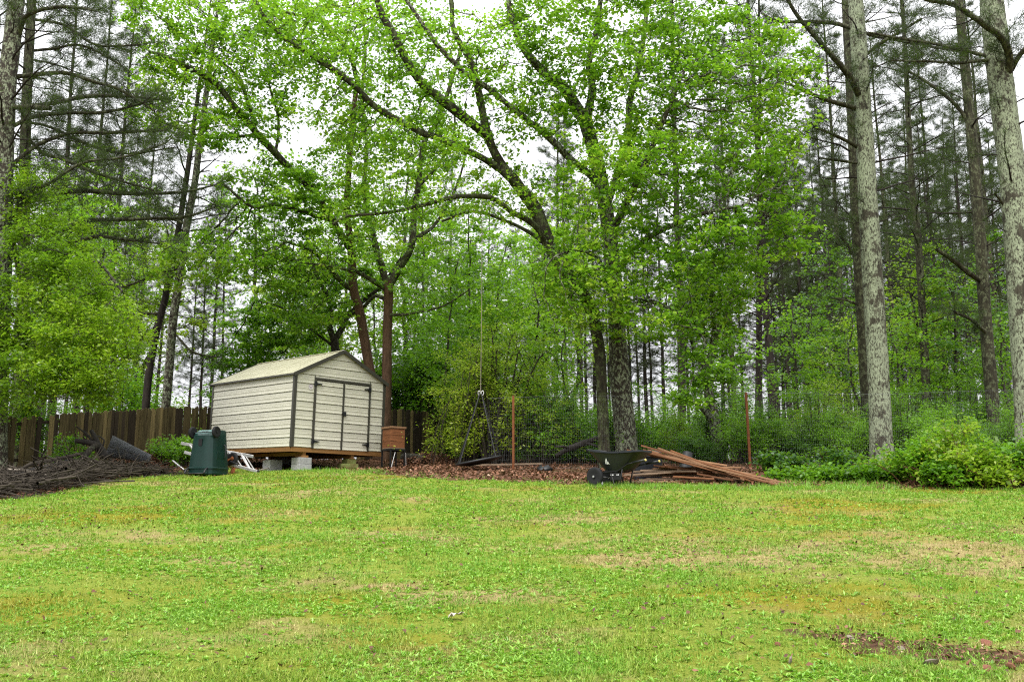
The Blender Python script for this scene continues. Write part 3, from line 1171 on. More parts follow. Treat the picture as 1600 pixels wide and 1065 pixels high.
_, zt, p = concrete_block(0.45, 1.65, 0.40, 0.40, -0.03, 0.30, 'block', 'shaded grey concrete block under the left side of the shed')
concrete_block(2.05, 3.6, 0.4, 0.4, -0.03, 0.42, 'block', 'dark concrete block deep under the back of the shed')
concrete_block(0.45, 4.0, 0.4, 0.4, -0.03, 0.42, 'block', 'concrete block under the far left corner of the shed, behind the bin')

# ------------------------------------------------------------------ upturned wheeled bin
bp = gpix(325, 742)
bin_ = thing('wheeled_bin', 'dark green wheeled rubbish bin standing upside down beside the shed', 'bin', bp, R(-20))


def rrect(wx, wy, z, cx=0, cy=0, n=32, e=5.0):
    ring = []
    for k in range(n):
        a_ = 2 * math.pi * (k + 0.5) / n
        ca, sa = math.cos(a_), math.sin(a_)
        q = (abs(ca) ** e + abs(sa) ** e) ** (-1 / e)
        ring.append((cx + wx / 2 * q * ca, cy + wy / 2 * q * sa, z))
    return ring


mb = MB()
mb.loft([rrect(0.74, 0.80, 0.0), rrect(0.77, 0.83, 0.012), rrect(0.77, 0.83, 0.05), rrect(0.745, 0.80, 0.06), rrect(0.745, 0.80, 0.13), rrect(0.77, 0.83, 0.14), rrect(0.77, 0.83, 0.165), rrect(0.735, 0.79, 0.18),
         rrect(0.66, 0.72, 0.62), rrect(0.615, 0.66, 0.95), rrect(0.60, 0.60, 1.0, 0, 0.03), rrect(0.56, 0.44, 1.09, 0, 0.10), rrect(0.50, 0.38, 1.105, 0, 0.11)], False, True)
mb.build('body', M['green'], bin_, smooth=False, bevel=0.0)
bin_.children[-1].data.polygons.foreach_set('use_smooth', [True] * len(bin_.children[-1].data.polygons))
es = bin_.children[-1].modifiers.new('edges', 'EDGE_SPLIT')
es.split_angle = R(28)
mb = MB()      # sloping base plate in a paler green than the body
mb.add([(-0.25, -0.262, 1.008), (0.25, -0.262, 1.008), (0.23, -0.128, 1.094), (-0.23, -0.128, 1.094), (-0.25, -0.254, 1.000), (0.25, -0.254, 1.000), (0.23, -0.12, 1.086), (-0.23, -0.12, 1.086)],
       [(0, 1, 2, 3), (7, 6, 5, 4), (0, 4, 5, 1), (1, 5, 6, 2), (2, 6, 7, 3), (3, 7, 4, 0)])
bpl = mb.build('base_plate', M['green_pale'], bin_)
for x0 in (-0.09, 0.02):
    mb = MB()
    mb.add([(x0, -0.245, 1.026), (x0 + 0.07, -0.245, 1.026), (x0 + 0.07, -0.19, 1.061), (x0, -0.19, 1.061)], [(0, 1, 2, 3)])
    mb.build('slot_shade', M['black'], bpl)  # flat black faces, the dark of open slots put in as colour
mb = MB()
mb.box(-0.05, 0.05, -0.372, -0.34, 0.70, 0.86)
mb.build('recess_shade', M['black'], bin_)  # raised black box, painted dark to stand for the shade in a recess
mb = MB()      # pressed rib of the side wall
mb.box(0.336, 0.352, -0.16, 0.12, 0.24, 0.56)
mb.build('side_panel', M['green'], bin_, bevel=0.006)
mb = MB()
mb.tube([(-0.33, -0.23, 1.03), (0.33, -0.23, 1.03)], 0.014, 8)
mb.build('axle', M['iron'], bin_)
for s in (-1, 1):
    w = MB()
    w.lathe([(0.10, -0.028), (0.128, -0.036), (0.140, -0.02), (0.140, 0.02), (0.128, 0.036), (0.10, 0.028)], 28, 'x', (s * 0.345, -0.23, 1.03))
    wo_ = w.build('wheel', M['rubber'], bin_, smooth=True)
    h = MB()
    h.lathe([(0.03, -0.042), (0.034, 0.042)], 14, 'x', (s * 0.345, -0.23, 1.03))
    for k in range(6):
        a_ = k * math.pi / 3
        h.beam((s * 0.345, -0.23 + 0.02 * math.cos(a_), 1.03 + 0.02 * math.sin(a_)), (s * 0.345, -0.23 + 0.11 * math.cos(a_), 1.03 + 0.11 * math.sin(a_)), 0.028, 0.02, (1, 0, 0))
    h.build('hub', M['black'], wo_)
for s in (-1, 1):
    mb = MB()
    mb.tube([(s * 0.27, -0.39, 0.15), (s * 0.28, -0.47, 0.12), (s * 0.28, -0.52, 0.04), (s * 0.28, -0.53, 0.018)], 0.022, 8)
    mb.build('handle_bracket', M['black'], bin_, smooth=True)
mb = MB()
mb.tube([(-0.28, -0.53, 0.02), (0.28, -0.53, 0.02)], 0.018, 8)
mb.build('handle', M['black'], bin_, smooth=True)
mb = MB()
mb.tube([(0.37, 0.10, 0.40), (0.40, 0.12, 0.45), (0.385, 0.12, 0.70), (0.34, 0.10, 0.74)], 0.014, 7)
mb.build('lift_bar', M['black'], bin_, smooth=True)

# ------------------------------------------------------------------ ladder, pole, hand truck behind the bin
lp = gpix(400, 737.5)
lad = thing('step_ladder', 'silver aluminium ladder lying on its side between bin and shed', 'ladder', lp)
A0, A1 = P(283, 692, 25.2), P(396, 713, lp[1] + 0.25)
B0, B1 = P(288, 706, 25.0), P(402, 736.0, lp[1])


def loc(p):
    return tuple(np.asarray(p) - lp)


for (p0, p1) in ((A0, A1), (B0, B1)):
    mb = MB()
    mb.beam(loc(p0), loc(p1), 0.03, 0.075)
    mb.build('rail', M['alu'], lad, bevel=0.004)
for f in (0.18, 0.36, 0.55, 0.73, 0.90):
    mb = MB()
    q0, q1 = A0 + (A1 - A0) * (f - 0.06), B0 + (B1 - B0) * f
    mb.beam(loc(q0), loc(q1), 0.06, 0.028)
    mb.build('step', M['alu'], lad)
    if f > 0.6:
        mb = MB()
        mb.beam(loc(q0 + np.array([0.07, 0.02, 0])), loc(q1 + np.array([0.10, 0.02, 0])), 0.02, 0.02)
        mb.build('brace', M['alu'], lad)
mb = MB()
mb.beam(loc(B1 + (B0 - B1) * 0.0), loc(B1 + (B1 - B0) * 0.03), 0.045, 0.09)
mb.build('foot', M['black'], lad)

p1 = gpix(289, 738) + np.array([0, 0, 0.03])
p0 = P(270, 719.5, p1[1] + 0.35)
pole = thing('metal_pole', 'short silver pole with black rubber foot left of the green bin', 'pole', p1)
mb = MB()
mb.tube([tuple(p0 - p1), (0, 0, 0.02)], 0.022, 10)
mb.build('shaft', M['alu'], pole, smooth=True)
mb = MB()
mb.beam((-0.03, 0, 0.04), (0.10, -0.02, -0.035), 0.06, 0.06)
mb.beam((0.02, 0, 0.05), (0.13, 0.0, 0.13), 0.04, 0.04)
mb.build('foot', M['black'], pole, bevel=0.01)

hp = P(364, 716, 24.3)
ht = thing('hand_truck', 'rusty hand truck lying behind the bin, black tyre showing at right', 'hand truck', (hp[0], hp[1], gz(hp[0], hp[1])))
HZ = hp[2] - ht.location.z
mb = MB()
mb.lathe([(0.09, -0.03), (0.13, -0.045), (0.155, -0.025), (0.155, 0.025), (0.13, 0.045), (0.09, 0.03)], 28, 'y')
w = mb.build('wheel', M['rubber'], ht, smooth=True)
w.location = (0, 0, HZ)
w.rotation_euler = (0, 0, R(-28))
mb = MB()
mb.lathe([(0.015, -0.05), (0.04, -0.045), (0.06, -0.02), (0.098, -0.015), (0.098, 0.015), (0.06, 0.02), (0.015, 0.05)], 20, 'y')
mb.build('rim', M['rust'], w, smooth=True)
mb = MB()
mb.tube([(0, 0.02, HZ), (-0.25, 0.5, HZ + 0.02)], 0.014, 8)
mb.build('axle', M['iron'], ht)
w2 = w.copy()
COL.objects.link(w2)
w2.parent = ht
w2.location = (-0.25, 0.5, HZ)
mb = MB()
mb.beam((0.02, -0.07, 0.0), (0.04, -0.05, 0.14), 0.16, 0.03)
mb.beam((0.0, 0, HZ + 0.02), (-0.75, 0.1, 0.05), 0.04, 0.04)
mb.beam((-0.2, 0.4, HZ + 0.02), (-0.85, 0.45, 0.05), 0.04, 0.04)
mb.build('frame', M['rust'], ht)
mb = MB()
mb.beam((-0.03, -0.09, HZ - 0.08), (0.17, -0.12, HZ - 0.16), 0.05, 0.05)
mb.build('grip', M['black'], ht, bevel=0.01)

p0, p1 = gpix(404, 736), gpix(441, 729)
mb = MB()
mb.tube([p0 + [0, 0, .03], (p0 * 0.6 + p1 * 0.4) + [0, 0, .035], (p0 * .2 + p1 * .8) + [0, 0, .06], p1 + [0, 0, .05]], [0.014, 0.016, 0.014, 0.018], 6)
o = mb.build('dead_stick', M['palewood'], smooth=True)
tag(o, 'thin pale stick on the grass in front of the shed', 'stick')

# ------------------------------------------------------------------ cedar hive box on a stand
hb_ = gp(614, 27.4)
hive = thing('hive_box', 'reddish brown wooden hive box on a black metal stand beside the shed', 'hive box', hb_, R(38))
zb = P(614, 700, 27.4)[2] - hb_[2]
S_ = 0.23
for side in range(4):
    for k in range(3):
        mb = MB()
        M4 = Matrix.Rotation(side * math.pi / 2, 4, 'Z')
        mb.box(-S_ + (0.02 if side % 2 else 0), S_ - (0.02 if side % 2 else 0), -S_, -S_ + 0.02, zb + k * 0.18, zb + k * 0.18 + 0.174, M4)
        mb.build('side_board', M['cedar'], hive, bevel=0.004)
mb = MB()
mb.box(-S_ - 0.03, S_ + 0.03, -S_ - 0.03, S_ + 0.03, zb + 0.545, zb + 0.60)
mb.build('lid', M['paleboard'], hive, bevel=0.006)
mb = MB()
mb.box(-S_ - 0.005, S_ + 0.005, -S_ - 0.005, S_ + 0.005, zb - 0.02, zb - 0.002)
mb.build('floor_board', M['greyboard'], hive)
for (a_, b_) in ((-1, -1), (1, -1), (1, 1), (-1, 1)):
    mb = MB()
    mb.box(a_ * S_ - 0.018, a_ * S_ + 0.018, b_ * S_ - 0.018, b_ * S_ + 0.018, -0.05, zb - 0.03)
    mb.build('leg', M['iron'], hive)
for (q0, q1) in (((-S_, -S_), (S_, -S_)), ((S_, -S_), (S_, S_)), ((S_, S_), (-S_, S_)), ((-S_, S_), (-S_, -S_))):
    mb = MB()
    mb.beam((q0[0], q0[1], zb - 0.05), (q1[0], q1[1], zb - 0.05), 0.03, 0.05)
    mb.build('stand_rail', M['iron'], hive)
for (x0, y0, x1, y1) in ((-0.1, -0.27, -0.24, -0.30), (0.24, -0.27, 0.30, -0.22)):
    mb = MB()
    mb.tube([(x0, y0, zb - 0.13), (x1, y1, 0.0)], 0.012, 6)
    mb.build('brace', M['alu'], hive)

# grey log and leaf heap right of the hive
p0, p1 = gp(630, 29.6), gp(664, 29.0)
mb = MB()
mb.tube([p0 + [0, 0, .16], (p0 + p1) / 2 + [0, 0.05, .15], p1 + [0, 0, .12]], [0.15, 0.16, 0.13], 12)
o = mb.build('log', M['greybark'], smooth=False)
tag(o, 'grey fallen log behind the hive box stand', 'log')

# ------------------------------------------------------------------ platform swing
sy = 25.4
sc_ = P(748, 719, sy)
swing = thing('platform_swing', 'black round platform swing hanging from a long rope at the wood edge', 'swing', (sc_[0], sc_[1], sc_[2]))
tilt = Matrix.Rotation(R(-11), 4, 'Y') @ Matrix.Rotation(R(3), 4, 'X')
RAD = 0.60
ring = [tilt @ Vector((RAD * math.cos(2 * math.pi * k / 40), RAD * math.sin(2 * math.pi * k / 40), 0)) for k in range(41)]
mb = MB()
mb.tube([tuple(v) for v in ring], 0.03, 8, False)
mb.build('rim', M['black'], swing, smooth=True)
rings = []
for (r_, z_) in ((RAD * 0.98, -0.01), (RAD * 0.8, -0.05), (RAD * 0.45, -0.09), (0.02, -0.10)):
    rings.append([tuple(tilt @ Vector((r_ * math.cos(2 * math.pi * k / 32), r_ * math.sin(2 * math.pi * k / 32), z_))) for k in range(32)])
mb = MB()
mb.loft(rings, False, True)
o = mb.build('seat', M['black'], swing, smooth=True)
o.modifiers.new('thick', 'SOLIDIFY').thickness = 0.012
knot = P(751, 615, sy) - sc_
for a_ in (R(160), R(215), R(20), R(320)):
    q = tilt @ Vector((RAD * math.cos(a_), RAD * math.sin(a_), 0.02))
    mb = MB()
    k2 = Vector(knot) + Vector((0.03 * math.cos(a_), 0.03 * math.sin(a_), 0))
    mb.tube([tuple(q), tuple(k2)], 0.016, 6)
    mb.build('strap', M['black'], swing)
for dx in (-0.04, 0.05):
    mb = MB()
    rg = [(knot[0] + dx + 0.03 * math.cos(k * math.pi / 5), knot[1] - 0.01, knot[2] + 0.02 + 0.06 * math.sin(k * math.pi / 5)) for k in range(11)]
    mb.tube(rg, 0.012, 6, False)
    mb.build('carabiner', M['alu'], swing, smooth=True)
top = P(753, 307, sy) - sc_
mb = MB()
mb.tube([tuple(knot + [0, 0, 0.05]), tuple(knot * 0.5 + top * 0.5 + [0.015, 0, 0]), tuple(top)], 0.009, 6)
mb.build('rope', M['rope'], swing)

# plank on the litter under the swing
p0, p1 = gpix(738, 730), gpix(846, 727)
mb = MB()
mb.beam(p0 + [0, 0, .06], p1 + [0, 0, .05], 0.16, 0.045)
o = mb.build('plank', M['greyboard'], bevel=0.005)
tag(o, 'long weathered grey plank lying on leaf litter beside the swing', 'plank')
p = gpix(852, 735)
mb = MB()
rr = np.random.default_rng(2)
mb.loft([[(p[0] + s_ * math.cos(a_ * .785) * (1 + rr.normal(0, .15)), p[1] + 0.6 * s_ * math.sin(a_ * .785), p[2] + z_ + 0.04 * math.sin(a_ * 2)) for a_ in range(8)] for (s_, z_) in ((.2, 0), (.19, .06), (.1, .12))])
o = mb.build('plastic_bag', M['black'], smooth=True)
tag(o, 'crumpled black plastic bag lying on the leaf litter', 'bag')

# fallen dead limb at the wood edge
mb = MB()
mb.tube([P(868, 712, 27.2), P(890, 700, 27.2), P(912, 692, 27.3), P(936, 684, 27.5), P(952, 676, 27.6)], [0.06, 0.085, 0.09, 0.07, 0.04], 10)
mb.tube([P(912, 692, 27.3), P(925, 694, 27.2), P(940, 700, 27.1)], [0.05, 0.035, 0.02], 7)
mb.tube([P(890, 700, 27.2), P(880, 697, 27.0), P(866, 698, 26.9)], [0.04, 0.03, 0.015], 7)
o = mb.build('fallen_limb', M['deadlimb'], smooth=True)
tag(o, 'dark fallen tree limb leaning at the wood edge behind the wheelbarrow', 'fallen limb')

# ------------------------------------------------------------------ wheelbarrow
WRZ = R(-38)
wheel_g = gpix(930, 759)
off = Matrix.Rotation(WRZ, 4, 'Z') @ Vector((0.30, -0.30, 0))
wbx, wby = wheel_g[0] - off.x, wheel_g[1] - off.y
wb = thing('wheelbarrow', 'black poly tray wheelbarrow with two front wheels beside the board pile', 'wheelbarrow', (wbx, wby, wheel_g[2]), WRZ)


def tring(x0, x1, wy, z0, z1, n=32, e=4.0, pinch=0.0):
    ring = []
    for k in range(n):
        a_ = 2 * math.pi * (k + 0.5) / n
        ca, sa = math.cos(a_), math.sin(a_)
        q = (abs(ca) ** e + abs(sa) ** e) ** (-1 / e)
        x = (x0 + x1) / 2 + (x1 - x0) / 2 * q * ca
        f = (x - x0) / (x1 - x0)
        ring.append((x, wy / 2 * q * sa * (1 - pinch * (1 - f) ** 2), z0 + (z1 - z0) * f - 0.05 * math.sin(math.pi * f)))
    return ring


mb = MB()
mb.loft([tring(0.46, 0.98, 0.36, 0.33, 0.33), tring(0.40, 1.04, 0.42, 0.37, 0.36), tring(0.06, 1.34, 0.66, 0.74, 0.66, pinch=0.12), tring(0.0, 1.40, 0.74, 0.755, 0.675, pinch=0.12), tring(0.0, 1.40, 0.74, 0.79, 0.71, pinch=0.12),
         tring(0.05, 1.35, 0.66, 0.79, 0.71, pinch=0.12), tring(0.43, 1.01, 0.38, 0.39, 0.38), tring(0.48, 0.96, 0.3, 0.375, 0.375)], True, True)
tr = mb.build('tray', M['tray'], wb, smooth=True)
es = tr.modifiers.new('edges', 'EDGE_SPLIT')
es.split_angle = R(35)
# white emblem on the tray side: two curved strokes
mb = MB()


def side_pt(x, z):
    f = (z - 0.335) / (0.66 - 0.335)
    return (x + 0.06, -(0.21 + f * 0.115) - 0.018, z)


for poly in ([(0.50, 0.44), (0.485, 0.47), (0.50, 0.53), (0.525, 0.57), (0.535, 0.53), (0.52, 0.49)], [(0.525, 0.44), (0.53, 0.47), (0.55, 0.51), (0.57, 0.46), (0.585, 0.44), (0.56, 0.45)]):
    mb.add([side_pt(x, z) for x, z in poly], [tuple(range(len(poly)))])
mb.build('emblem', M['white'], tr)
for s in (-1, 1):
    w = MB()
    w.lathe([(0.10, -0.035), (0.15, -0.05), (0.185, -0.042), (0.20, -0.02), (0.20, 0.02), (0.185, 0.042), (0.15, 0.05), (0.10, 0.035)], 32, 'y', (0.30, s * 0.30, 0.195))
    wo_ = w.build('wheel', M['rubber'], wb, smooth=True)
    h = MB()
    h.lathe([(0.03, -0.06), (0.032, -0.03), (0.102, -0.022), (0.102, 0.022), (0.032, 0.03), (0.03, 0.06)], 20, 'y', (0.30, s * 0.30, 0.195))
    h.build('rim', M['black'], wo_, smooth=False)
    h = MB()
    h.lathe([(0.022, -0.07), (0.022, 0.07)], 10, 'y', (0.30, s * 0.30, 0.195))
    h.build('hub', M['alu'], wo_)
mb = MB()
mb.tube([(0.30, -0.36, 0.195), (0.30, 0.36, 0.195)], 0.014, 8)
mb.build('axle', M['alu'], wb)
for s in (-1, 1):
    mb = MB()
    mb.tube([(0.30, s * 0.20, 0.20), (0.42, s * 0.19, 0.28), (0.80, s * 0.20, 0.30), (1.06, s * 0.24, 0.43), (1.24, s * 0.27, 0.46)], 0.016, 8)
    mb.build('frame_tube', M['iron'], wb, smooth=True)
    mb = MB()
    mb.tube([(1.20, s * 0.27, 0.455), (1.50, s * 0.28, 0.50)], 0.024, 10)
    ho = mb.build('handle', M['black'], wb, smooth=True)
    mb = MB()
    mb.tube([(1.498, s * 0.28, 0.4997), (1.514, s * 0.28, 0.502)], 0.025, 10)
    mb.build('grip_end', M['yellow'], ho)
    mb = MB()
    mb.tube([(0.62, s * 0.19, 0.29), (0.70, s * 0.20, 0.03), (0.76, s * 0.20, 0.015), (0.84, s * 0.20, 0.03), (0.92, s * 0.21, 0.38)], 0.016, 8)
    mb.build('leg', M['iron'], wb, smooth=True)
mb = MB()
mb.box(0.60, 0.84, -0.20, -0.14, 0.11, 0.26)
nb = mb.build('chassis_plate', M['iron'], wb, bevel=0.01)
mb = MB()
for (x0, x1) in ((0.62, 0.69), (0.765, 0.785), (0.795, 0.82)):
    mb.add([(x0, -0.2025, 0.215), (x1, -0.2025, 0.215), (x1, -0.2025, 0.235), (x0, -0.2025, 0.235)], [(0, 1, 2, 3)])
mb.build('plate_print', M['white'], nb)
mb = MB()
mb.beam((0.36, -0.17, 0.24), (0.44, -0.24, 0.02), 0.035, 0.02)
mb.beam((0.33, -0.16, 0.19), (0.42, -0.16, 0.21), 0.03, 0.02)
mb.build('strut', M['alu'], wb)

# ------------------------------------------------------------------ board pile
BOARDS = [  # px0,py0,Y0, px1,py1,Y1, material, width, label
    (975, 742, 21.3, 1118, 734, 21.2, 'greyboard', 0.14, 'mossy grey board lying level in the middle of the board pile'),
    (985, 754, 21.0, 1062, 752, 20.9, 'greyboard', 0.14, None),
    (1018, 757, 20.9, 1092, 756, 20.8, 'paleboard', 0.12, 'short pale board at the bottom of the board pile'),
    (1010, 748, 21.5, 1112, 746, 21.4, 'greyboard', 0.14, None),
    (1000, 735, 21.6, 1100, 731, 21.5, 'greyboard', 0.14, None),
    (1022, 727, 21.4, 1112, 738, 21.0, 'redboard', 0.14, None),
    (1052, 744, 20.8, 1116, 748, 20.6, 'redboard', 0.12, 'short red board end jutting from the lower middle of the pile'),
    (1090, 740, 20.8, 1146, 750, 20.5, 'redboard', 0.12, None),
    (1038, 728, 21.3, 1180, 741, 21.4, 'redboard', 0.14, None),
    (1060, 738, 21.6, 1168, 746, 21.5, 'greyboard', 0.14, None),
    (1040, 753, 21.3, 1130, 757, 21.1, 'greyboard', 0.14, None),
    (1120, 748, 21.0, 1186, 757, 20.8, 'greyboard', 0.12, None),
    (980, 703, 21.6, 1162, 744, 20.9, 'redboard', 0.12, 'slim red board leaning on the wheelbarrow tray'),
    (992, 705, 21.5, 1150, 739, 21.1, 'paleboard', 0.09, None),
    (1003, 696, 21.7, 1196, 750, 20.6, 'redboard', 0.15, 'wide red board on top of the leaning boards'),
    (1026, 703, 21.8, 1200, 749, 20.8, 'redboard', 0.14, None),
    (1040, 712, 21.2, 1216, 761, 20.1, 'paleboard', 0.12, 'pale edged board reaching the grass at the pile end'),
    (1062, 717, 21.3, 1212, 763, 20.0, 'redboard', 0.10, None),
    (1075, 718, 21.4, 1231, 760, 20.3, 'paleboard', 0.07, 'thinnest pale board, farthest right tip of the pile'),
    (1050, 713, 21.6, 1135, 727, 21.7, 'paleboard', 0.10, None),
    (1100, 731, 21.6, 1180, 741, 21.7, 'greyboard', 0.12, None),
    (1000, 741, 21.9, 1090, 742, 21.8, 'greyboard', 0.14, None),
    (1108, 738, 21.2, 1206, 759, 20.7, 'greyboard', 0.12, None),
]
rb_ = np.random.default_rng(8)
for k in range(9):
    f = rb_.random()
    xs_, xe = 990 + 80 * f + rb_.normal(0, 6), 1150 + 60 * f + rb_.normal(0, 10)
    BOARDS.append((xs_, 702 + 14 * f + rb_.normal(0, 3), 21.5 + rb_.normal(0, 0.15), xe, 742 + 15 * f + rb_.normal(0, 2), 20.8 + rb_.normal(0, 0.2), ('redboard', 'redboard', 'paleboard')[k % 3], 0.12, None))
for k in range(16):
    xs_ = rb_.uniform(982, 1075)
    yb = 756 - 3.4 * (k % 8) + rb_.normal(0, 1)
    xe = min(xs_ + rb_.uniform(70, 130), 1195 - (756 - yb) * 1.5)
    BOARDS.append((xs_, yb, 21.1 + rb_.uniform(-0.1, 0.7), xe, yb + rb_.uniform(-2, 6), 20.9 + rb_.uniform(0, 0.7), ('greyboard', 'redboard', 'greyboard', 'paleboard')[k % 4], 0.14, None))
for (a0, b0, Y0, a1, b1, Y1, m_, wd, lab) in BOARDS:
    q0, q1 = P(a0, b0, Y0), P(a1, b1, Y1)
    for q in (q0, q1):
        q[2] = max(q[2], gz(q[0], q[1]) + 0.025)
    mid = (q0 + q1) / 2
    Lb = float(np.linalg.norm(q1 - q0))
    mb = MB()
    mb.box(-Lb / 2, Lb / 2, -wd / 2, wd / 2, -0.017, 0.017)
    o = mb.build('board', M[m_], None, bevel=0.003)
    o.location = tuple(mid)
    dv = Vector(q1 - q0)
    o.rotation_euler = dv.to_track_quat('X', 'Z').to_euler()
    if lab is None:
        third = 'left' if (a0 + a1) / 2 < 1075 else ('right' if (a0 + a1) / 2 > 1125 else 'middle')
        lvl = 'top' if (b0 + b1) / 2 < 732 else ('bottom' if (b0 + b1) / 2 > 748 else 'middle layer')
        hue = {'greyboard': 'weathered grey', 'redboard': 'reddish brown', 'paleboard': 'pale tan'}[m_]
        lab = f'{hue} board in the {lvl} of the pile, {third} part' + (', slanting' if abs(b1 - b0) > 20 else ', lying level')
    base = {'greyboard': 'weathered grey board in the stacked lower part of the board pile', 'redboard': 'reddish brown board slanting across the board pile', 'paleboard': 'pale tan board slanting across the board pile'}[m_]
    tag(o, lab or base, 'board', 'boards in the pile')

# black pot and tub behind the pile
p = gp(1076, 22.4)
mb = MB()
mb.lathe([(0.10, 0.0), (0.13, 0.28), (0.155, 0.30), (0.155, 0.36), (0.165, 0.37), (0.165, 0.40), (0.14, 0.40), (0.12, 0.30), (0.02, 0.28)], 24, 'z')
o = mb.build('plant_pot', M['black'])
o.location = tuple(p + [0, 0, 0.60])
o.rotation_euler = (R(172), R(12), 0)
o.scale = (1.15, 1.15, 1.35)
tag(o, 'black plastic plant pot standing upside down behind the board pile', 'plant pot')
p = gp(1012, 22.3)
mb = MB()
mb.loft([rrect(0.62, 0.5, 0.0), rrect(0.66, 0.54, 0.50), rrect(0.72, 0.6, 0.53), rrect(0.72, 0.6, 0.58), rrect(0.6, 0.5, 0.66), rrect(0.3, 0.2, 0.69)], True, True)
o = mb.build('plastic_tub', M['tray'], None, smooth=True)
es = o.modifiers.new('edges', 'EDGE_SPLIT')
es.split_angle = R(35)
o.location = tuple(p - [0, 0, 0.02])
tag(o, 'black lidded plastic tub behind the leaning boards', 'tub')

# ------------------------------------------------------------------ wooden board fences
plank_meshes = []
for s in range(6):
    r = np.random.default_rng(100 + s)
    mb = MB()
    w_ = 0.066
    d = 0.012
    top = 1 + r.normal(0, 0.012, 2)
    mb.add([(-w_, -d, 0), (w_, -d, 0), (w_, d, 0), (-w_, d, 0), (-w_, -d, top[0] - .02), (w_, -d, top[1] - .02), (w_, d, top[1] - .02), (-w_, d, top[0] - .02),
            (-w_ * .5, -d, top[0]), (w_ * .5, -d, top[1]), (w_ * .5, d, top[1]), (-w_ * .5, d, top[0])],
           [(0, 3, 2, 1), (0, 1, 5, 4), (1, 2, 6, 5), (2, 3, 7, 6), (3, 0, 4, 7), (4, 5, 9, 8), (5, 6, 10, 9), (6, 7, 11, 10), (7, 4, 8, 11), (8, 9, 10, 11)])
    row = []
    for mn in ('fence', 'fence', 'fence2', 'fence3'):
        me = bpy.data.meshes.new('plank')
        me.from_pydata(mb.v, [], mb.f)
        me.materials.append(M[mn])
        me.update()
        row.append(me)
    plank_meshes.append(row)


def board_fence(label, path, heights, seed, skip=lambda px: False, step=0.145, mats=(0, 1, 0, 1, 2, 3, 0, 3)):
    """path: [(px, Y), ...] along the ground"""
    r = np.random.default_rng(seed)
    pts = np.array([gp(px, Y) for px, Y in path])
    f = thing('board_fence', label, 'fence', pts[0])
    seg = np.linalg.norm(np.diff(pts[:, :2], axis=0), axis=1)
    cum = np.concatenate([[0], np.cumsum(seg)])
    n = int(cum[-1] / step)
    for k in range(n):
        s = k * step
        x = np.interp(s, cum, pts[:, 0])
        y = np.interp(s, cum, pts[:, 1])
        i = min(np.searchsorted(cum, s, side='right') - 1, len(seg) - 1)
        d = pts[i + 1] - pts[i]
        z = gz(x, y)
        px = 800 + FPX * x / (y * CP + (z - EYE) * SP)
        if skip(px):
            continue
        hgt = np.interp(s / cum[-1], np.linspace(0, 1, len(heights)), heights)
        o = obj('plank', plank_meshes[int(r.integers(6))][mats[int(r.integers(len(mats)))]], None, f)
        o.location = (x - pts[0][0], y - pts[0][1] + r.normal(0, 0.006), z - 0.04 - pts[0][2])
        o.rotation_euler = (r.normal(0, 0.01), r.normal(0, 0.006), math.atan2(d[1], d[0]))
        o.scale = (step * 0.985 / 0.132 * r.uniform(0.97, 1.0), 1, hgt * r.uniform(0.992, 1.006) + 0.04)
    for i in range(len(seg)):
        d = unit((pts[i + 1] - pts[i])[None])[0]
        nrm = np.array([-d[1], d[0], 0]) * 0.04
        for fr in (0.2, 0.86):
            q = []
            for e in (i, i + 1):
                hgt = np.interp(cum[e] / cum[-1], np.linspace(0, 1, len(heights)), heights)
                q.append(pts[e] - pts[0] + nrm + [0, 0, hgt * fr])
            mb = MB()
            mb.beam(q[0], q[1], 0.04, 0.085)
            mb.build('rail', M['fence3'], f)
    return f


def skipL(px):
    return 19 < px < 30 or 54 < px < 75


board_fence('weathered brown board fence behind the brush pile, with gaps at its left end', [(-90, 22.3), (0, 24.0), (110, 26.0), (220, 28.6), (345, 31.0)], [1.36, 1.38, 1.5, 1.62, 1.70], 3, skipL)
board_fence('dark brown board fence behind the hive box, running back into the wood', [(560, 32.0), (620, 32.8), (690, 35.5), (760, 41), (870, 50)], [1.72, 1.74, 1.76, 1.78, 1.8], 4, mats=(0, 3, 3, 3, 1, 2))

# ------------------------------------------------------------------ wire fence with rust coloured posts
FY = 26.0
fence0 = gp(762, FY)
wf = thing('wire_fence', 'see-through wire mesh fence on rust brown posts along the wood edge', 'fence', fence0)
for (px, ptop, pb) in ((802, 618, 802), (1168, 613, 1172), (1640, 612, 1650)):
    b = gp(pb, FY)
    t = P(px - (0 if px < 1000 else 3), ptop, FY)
    mb = MB()
    mb.beam(tuple(b - fence0 - [0, 0.03, 0.25]), tuple(t - fence0 - [0, 0.03, 0]), 0.065, 0.06, (0, 1, 0))
    mb.build('post', M['post'], wf, bevel=0.008)
T = Tubes()
xs = np.arange(fence0[0], gp(1720, FY)[0], 0.05)
zt = np.array([P(800, 622, FY)[2]] * len(xs)) + 0.03 * np.sin(xs * 1.1) + 0.012 * (xs + 2)
zb2 = ground(xs, np.full(len(xs), FY)) + 0.02
for x, a_, b_ in zip(xs, zt, zb2):
    wv = 0.02 * math.sin(x * 2.3)
    T.add([(x, FY + wv, b_), (x + 0.004, FY + wv, (a_ + b_) / 2), (x, FY + wv, a_)], [0.0007] * 3, 3)
for k in range(17):
    f = k / 16
    pts = np.stack([xs[::4], FY + 0.02 * np.sin(xs[::4] * 2.3), (zb2 + (zt - zb2) * f)[::4]], 1)
    T.add(pts, [0.0028 if k in (0, 16) else 0.0007] * len(pts), 3)
me = T.mesh('wire_mesh')
me.transform(Matrix.Translation(-Vector(fence0)))
obj('wire_mesh', me, M['wire'], wf, 'stuff')

